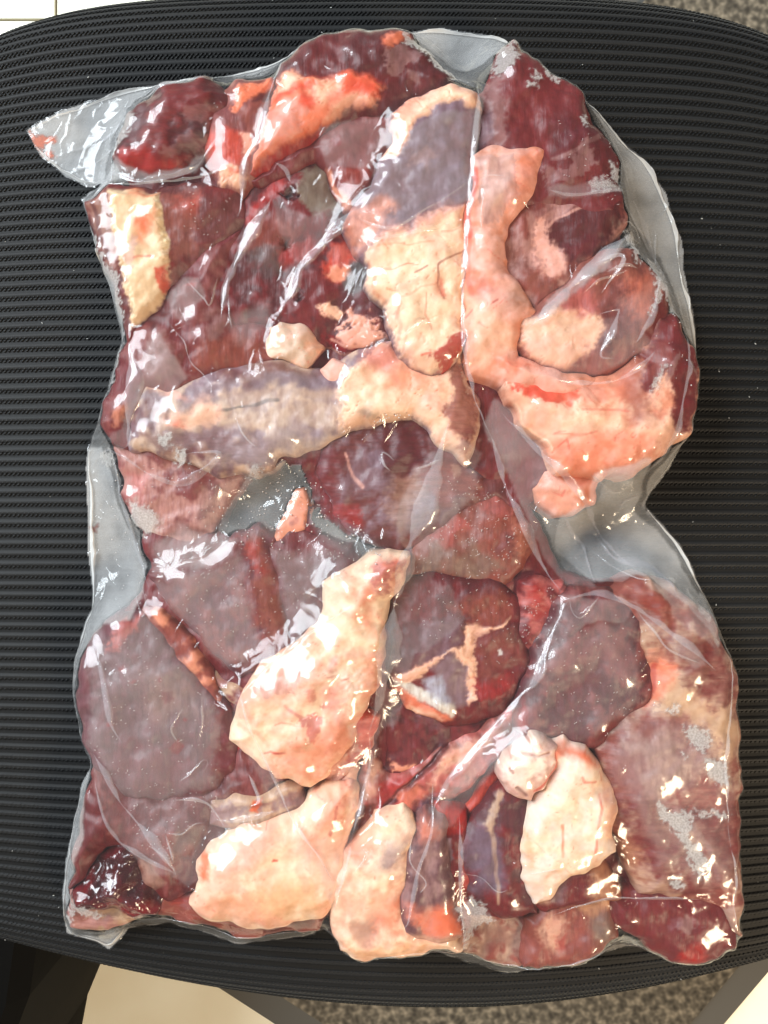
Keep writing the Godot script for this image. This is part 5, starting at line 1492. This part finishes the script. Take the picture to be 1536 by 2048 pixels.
func stretch_film():
	var outline := lying(OUTLINE, 0.003)
	var cw := NW / 2
	var ch := NH / 2
	var ins := PackedFloat32Array()
	var hc := PackedFloat32Array()
	ins.resize(cw * ch)
	hc.resize(cw * ch)
	for j in ch:
		for i in cw:
			var k := j * 2 * NW + i * 2
			ins[j * cw + i] = clampf(sdf(U0 + (i * 2 + 0.5) * ST + wx[k] * 3.0, V0 + (j * 2 + 0.5) * ST + wy[k] * 3.0, outline), -60.0, 60.0)
			hc[j * cw + i] = maxf(maxf(top[k], top[k + 1]), maxf(top[k + NW], top[k + NW + 1]))
	inside = resized(ins, cw, ch, NW, NH)
	# a taut skin: it may not pass through the meat and is sucked down a little everywhere else
	var sm := resized(resized(hc, cw, ch, cw / 6, ch / 6), cw / 6, ch / 6, cw, ch)
	var f := PackedFloat32Array()
	f.resize(cw * ch)
	for k in cw * ch:
		f[k] = maxf(hc[k] + 0.0004, sm[k] * 0.9) if ins[k] > 0.0 else 0.0025
	for n in 80:
		for j in range(1, ch - 1):
			var k := j * cw
			for i in range(1, cw - 1):
				k += 1
				if ins[k] > 0.0:
					f[k] = maxf(maxf(hc[k] + 0.0004, 0.0025), (f[k - 1] + f[k + 1] + f[k - cw] + f[k + cw]) * 0.25 - 0.00001)
	film = resized(f, cw, ch, NW, NH)
	for k in NW * NH:
		film[k] = maxf(film[k], top[k] + 0.0003)
	film = resized(resized(film, NW, NH, NW / 5, NH / 5), NW / 5, NH / 5, NW, NH)
	for k in NW * NH:
		var gap := smoothstep(0.0002, 0.003, film[k] - top[k])
		film[k] += 0.0004 + nr[k] * 0.0010 * (0.06 + 0.8 * gap)
	for r in FOLDS:
		ridge(r[2], r[0] * 0.9, r[1] * 0.3)
	for k in NW * NH:
		film[k] = maxf(film[k], top[k] + 0.0001)

# a patch of the lattice that follows the film: alpha says how dense the white matter is there
func patch(alpha: PackedFloat32Array, rect: Rect2i, tint: Color, below: float, least: float):
	var w := rect.size.x
	var h := rect.size.y
	if alpha.size() != w * h:
		var all := alpha
		alpha = PackedFloat32Array()
		for j in h:
			alpha.append_array(all.slice((j + rect.position.y) * NW + rect.position.x, (j + rect.position.y) * NW + rect.end.x))
	var slot := PackedInt32Array()
	slot.resize(w * h)
	slot.fill(-1)
	var ver := PackedVector3Array()
	var nor := PackedVector3Array()
	var col := PackedColorArray()
	var idx := PackedInt32Array()
	var cell := ST * SB
	for j in h - 1:
		for i in w - 1:
			var a := j * w + i
			if alpha[a] < least and alpha[a + 1] < least and alpha[a + w] < least and alpha[a + w + 1] < least:
				continue
			var ka := (j + rect.position.y) * NW + i + rect.position.x
			if inside[ka] < 0.0 or inside[ka + 1] < 0.0 or inside[ka + NW] < 0.0 or inside[ka + NW + 1] < 0.0:
				continue
			for q in [a, a + 1, a + w, a + w + 1]:
				if slot[q] < 0:
					slot[q] = ver.size()
					var gi: int = q % w + rect.position.x
					var gj: int = q / w + rect.position.y
					var k := gj * NW + gi
					ver.append(place(U0 + gi * ST, V0 + gj * ST, film[k] - below))
					nor.append(Vector3((film[k - 1] - film[k + 1]) / (12.0 * cell), 1.0, (film[k - NW] - film[k + NW]) / (12.0 * cell)).normalized())
					col.append(Color(tint.r, tint.g, tint.b, clampf(alpha[q], 0.0, 1.0)))
			idx.append_array([slot[a], slot[a + 1], slot[a + w], slot[a + 1], slot[a + w + 1], slot[a + w]])
	if idx.is_empty():
		return null
	var arr := []
	arr.resize(Mesh.ARRAY_MAX)
	arr[Mesh.ARRAY_VERTEX] = ver
	arr[Mesh.ARRAY_NORMAL] = nor
	arr[Mesh.ARRAY_COLOR] = col
	arr[Mesh.ARRAY_INDEX] = idx
	var am := ArrayMesh.new()
	am.add_surface_from_arrays(Mesh.PRIMITIVE_TRIANGLES, arr)
	return am

func film_mesh():
	var ver := PackedVector3Array()
	var nor := PackedVector3Array()
	var idx := PackedInt32Array()
	var slot := PackedInt32Array()
	slot.resize(NW * NH)
	slot.fill(-1)
	var cell := ST * SB
	for j in range(2, NH - 3):
		for i in range(2, NW - 3):
			var a := j * NW + i
			if inside[a] <= 0.0 and inside[a + 1] <= 0.0 and inside[a + NW] <= 0.0 and inside[a + NW + 1] <= 0.0:
				continue
			for q in [a, a + 1, a + NW, a + NW + 1]:
				if slot[q] < 0:
					slot[q] = ver.size()
					var u: float = U0 + (q % NW) * ST
					var v: float = V0 + (q / NW) * ST
					var y := film[q]
					if inside[q] < 0.0:
						var gx := (inside[q + 1] - inside[q - 1]) / (2.0 * ST)
						var gy := (inside[q + NW] - inside[q - NW]) / (2.0 * ST)
						var g := maxf(0.5, sqrt(gx * gx + gy * gy))
						u -= inside[q] * gx / (g * g)
						v -= inside[q] * gy / (g * g)
						y = minf(y, 0.004)
					ver.append(place(u, v, y))
					nor.append(Vector3((film[q - 1] - film[q + 1]) / (2.0 * cell), 1.0, (film[q - NW] - film[q + NW]) / (2.0 * cell)).normalized())
			idx.append_array([slot[a], slot[a + 1], slot[a + NW], slot[a + 1], slot[a + NW + 1], slot[a + NW]])
	var arr := []
	arr.resize(Mesh.ARRAY_MAX)
	arr[Mesh.ARRAY_VERTEX] = ver
	arr[Mesh.ARRAY_NORMAL] = nor
	arr[Mesh.ARRAY_INDEX] = idx
	var am := ArrayMesh.new()
	am.add_surface_from_arrays(Mesh.PRIMITIVE_TRIANGLES, arr)
	return am

# a fold: a strip of doubled film that stands up along a line
func strip(pts: Array, w: float, hgt: float, lift := 0.0006, low := MEAT):
	var c := Curve2D.new()
	var p := lying(pts, low)
	var n := p.size() / 2
	for i in n:
		var a := Vector2(p[maxi(i - 1, 0) * 2], p[maxi(i - 1, 0) * 2 + 1])
		var b := Vector2(p[mini(i + 1, n - 1) * 2], p[mini(i + 1, n - 1) * 2 + 1])
		var t := (b - a) / 6.0
		c.add_point(Vector2(p[i * 2], p[i * 2 + 1]), -t, t)
	var len := c.get_baked_length()
	var steps := maxi(6, int(len / 5.0))
	var st := SurfaceTool.new()
	st.begin(Mesh.PRIMITIVE_TRIANGLES)
	var across := 8
	for k in steps + 1:
		var f := float(k) / steps
		var q := c.sample_baked(f * len)
		var q2 := c.sample_baked(minf(f * len + 2.0, len))
		var q1 := c.sample_baked(maxf(f * len - 2.0, 0.0))
		var side := (q2 - q1).normalized().orthogonal()
		var li := clampi(int((q.y - V0) / ST), 0, NH - 1) * NW + clampi(int((q.x - U0) / ST), 0, NW - 1)
		q += side * nl[li] * 6.0
		var taper := clampf(minf(f, 1.0 - f) * 4.0, 0.05, 1.0) * (1.0 + nl[li] * 1.6)
		for m in across + 1:
			var t := float(m) / across * 2.0 - 1.0
			var at := q + side * t * w * 0.5 * taper
			var y := at_film(at.x, at.y) + lift + hgt * taper * (pow((1.0 + t) * 0.5, 1.6) if t < 0.6 else 0.7 * (1.0 - pow((t - 0.6) / 0.4, 2.0))) * (0.7 + 1.2 * absf(wx[li]))
			st.add_vertex(place(at.x, at.y, y))
	for k in steps:
		for m in across:
			var a := k * (across + 1) + m
			var b := a + across + 1
			for q in [a, a + 1, b, a + 1, b + 1, b]:
				st.add_index(q)
	st.generate_normals()
	return st.commit()

func bag():
	stretch_film()
	var t = thing("plastic_bag", "clear wrinkled plastic bag wrapped tightly round all the pieces of meat", "bag", Vector3.ZERO)
	put("film", film_mesh(), mats.film, t)
	# clouded film: where it has no wet meat behind it, it stays milky
	var hz := PackedFloat32Array()
	hz.resize(NW * NH)
	for k in NW * NH:
		hz[k] = 0.75 * smoothstep(0.0, 3.0, inside[k]) * smoothstep(11.0, 6.0, inside[k]) * smoothstep(-0.25, 0.15, nl[k] + nm[k])
	for c in CLOUDS:
		var p := lying(c[2], 0.004 if c.size() > 3 else MEAT)
		var warp: float = c[1]
		var b := bounds(p, 14.0 + warp)
		for j in range(b.position.y, b.end.y):
			for i in range(b.position.x, b.end.x):
				var k := j * NW + i
				var q := sdf(U0 + i * ST + wx[k] * warp + nf[k] * warp * 0.4, V0 + j * ST + wy[k] * warp + nm[k] * warp * 0.5, p)
				var soft := 12.0 if warp >= 10.0 else 4.0
				if q > -soft:
					var a: float = c[0] * smoothstep(-soft, soft, q) * clampf(0.9 + nl[k] * 0.5, 0.3, 1.3)
					hz[k] = maxf(hz[k], a) if c[0] >= 0.0 else hz[k] * (1.0 + a)
	var back := PackedFloat32Array()
	back.resize(NW * NH)
	for k in NW * NH:
		back[k] = smoothstep(0.0, 4.0, inside[k]) * clampf(0.5 + 0.3 * nl[k], 0.08, 1.0) if top[k] < 0.001 else 0.0
	# the lower sheet shows where nothing lies between the two
	put("back_sheet", patch(back, Rect2i(2, 2, NW - 4, NH - 4), Color(0.8, 0.79, 0.76), 0.001, 0.02), mats.clouded, t)
	put("clouded_film", patch(hz, Rect2i(2, 2, NW - 4, NH - 4), Color(0.82, 0.81, 0.79), 0.00025, 0.02), mats.clouded, t)
	for c in FROST:
		var p := lying(c[1], c[2] if c.size() > 2 else MEAT)
		var rect := bounds(p, 14.0)
		var al := PackedFloat32Array()
		al.resize(rect.size.x * rect.size.y)
		for j in rect.size.y:
			for i in rect.size.x:
				var k := (j + rect.position.y) * NW + i + rect.position.x
				var q := sdf(U0 + (i + rect.position.x) * ST + wx[k] * 8.0, V0 + (j + rect.position.y) * ST + wy[k] * 8.0, p)
				if q > -8.0:
					al[j * rect.size.x + i] = c[0] * 0.66 * smoothstep(-0.25, 0.25, clampf(q / 16.0, -0.6, 0.75) + nf[k] * 0.8 + nm[k] * 0.35)
		var m = patch(al, rect, Color(0.78, 0.76, 0.73), 0.00012, 0.03)
		if m != null:
			put("frost", m, mats.frost, t)
	for c in SMEARS:
		var p := lying(c[2], 0.004)
		var rect := bounds(p, 14.0)
		var al := PackedFloat32Array()
		al.resize(rect.size.x * rect.size.y)
		for j in rect.size.y:
			for i in rect.size.x:
				var k := (j + rect.position.y) * NW + i + rect.position.x
				var q := sdf(U0 + (i + rect.position.x) * ST + wx[k] * 8.0, V0 + (j + rect.position.y) * ST + wy[k] * 8.0, p)
				al[j * rect.size.x + i] = c[0] * smoothstep(-5.0, 5.0, q + nf[k] * 8.0)
		var m = patch(al, rect, pal[c[1]], 0.0002, 0.03)
		if m != null:
			put("blood_smear", m, mats.frost, t)
	for r in FOLDS:
		put("fold" if r[0] > 7.0 else "crease", strip(r[2], r[0], r[1]), mats.fold if r[0] > 7.0 else mats.crease, t)
	for r in HEMS:
		put("hem", strip(r[2], r[0], r[1], 0.0005, 0.004), mats.hem, t)
	# needles of ice between film and meat, and the bubbles in the juice
	var needle := BoxMesh.new()
	needle.size = Vector3(1, 0.2, 0.2)
	var ice := StandardMaterial3D.new()
	ice.albedo_color = Color(0.78, 0.75, 0.73)
	ice.roughness = 0.3
	needle.material = ice
	scatter("ice_needles", needle, NEEDLES, 0.0007, 0.35, t, 71)
	var drop := SphereMesh.new()
	drop.radius = 0.5
	drop.height = 1.0
	drop.radial_segments = 6
	drop.rings = 3
	drop.material = ice
	scatter("air_bubbles", drop, BUBBLES, 0.00055, 0.6, t, 72)

func scatter(called, mesh, areas, size: float, spread: float, parent, seed_: int):
	var rng := RandomNumberGenerator.new()
	rng.seed = seed_
	var buf := PackedFloat32Array()
	var n := 0
	for a in areas:
		var p := lying(a[1], MEAT)
		var b := bounds(p, 0.0)
		var made := 0
		var tries := 0
		while made < a[0] and tries < a[0] * 12:
			tries += 1
			var i := rng.randf_range(b.position.x, b.end.x)
			var j := rng.randf_range(b.position.y, b.end.y)
			var u := U0 + i * ST
			var v := V0 + j * ST
			var k := int(j) * NW + int(i)
			if sdf(u, v, p) < 0.0 or rng.randf() > 0.35 + 2.2 * nm[k]:
				continue
			made += 1
			var at := place(u, v, at_film(u, v) - 0.0002)
			var ang := rng.randf_range(0, TAU) if rng.randf() < 0.5 else rng.randf_range(-0.9, -0.3)
			var s := size * (1.0 + spread * rng.randfn() * 0.6)
			s = clampf(s, size * 0.4, size * 2.2)
			var x := Vector3(cos(ang), 0, sin(ang)) * s
			var z := Vector3(-sin(ang), 0, cos(ang)) * s
			buf.append_array([x.x, 0.0, z.x, at.x, 0.0, s, 0.0, at.y, x.z, 0.0, z.z, at.z])
			n += 1
	var mm := MultiMesh.new()
	mm.transform_format = MultiMesh.TRANSFORM_3D
	mm.mesh = mesh
	mm.instance_count = n
	mm.buffer = buf
	var o := MultiMeshInstance3D.new()
	o.name = called
	o.multimesh = mm
	o.set_meta("kind", "stuff")
	parent.add_child(o)
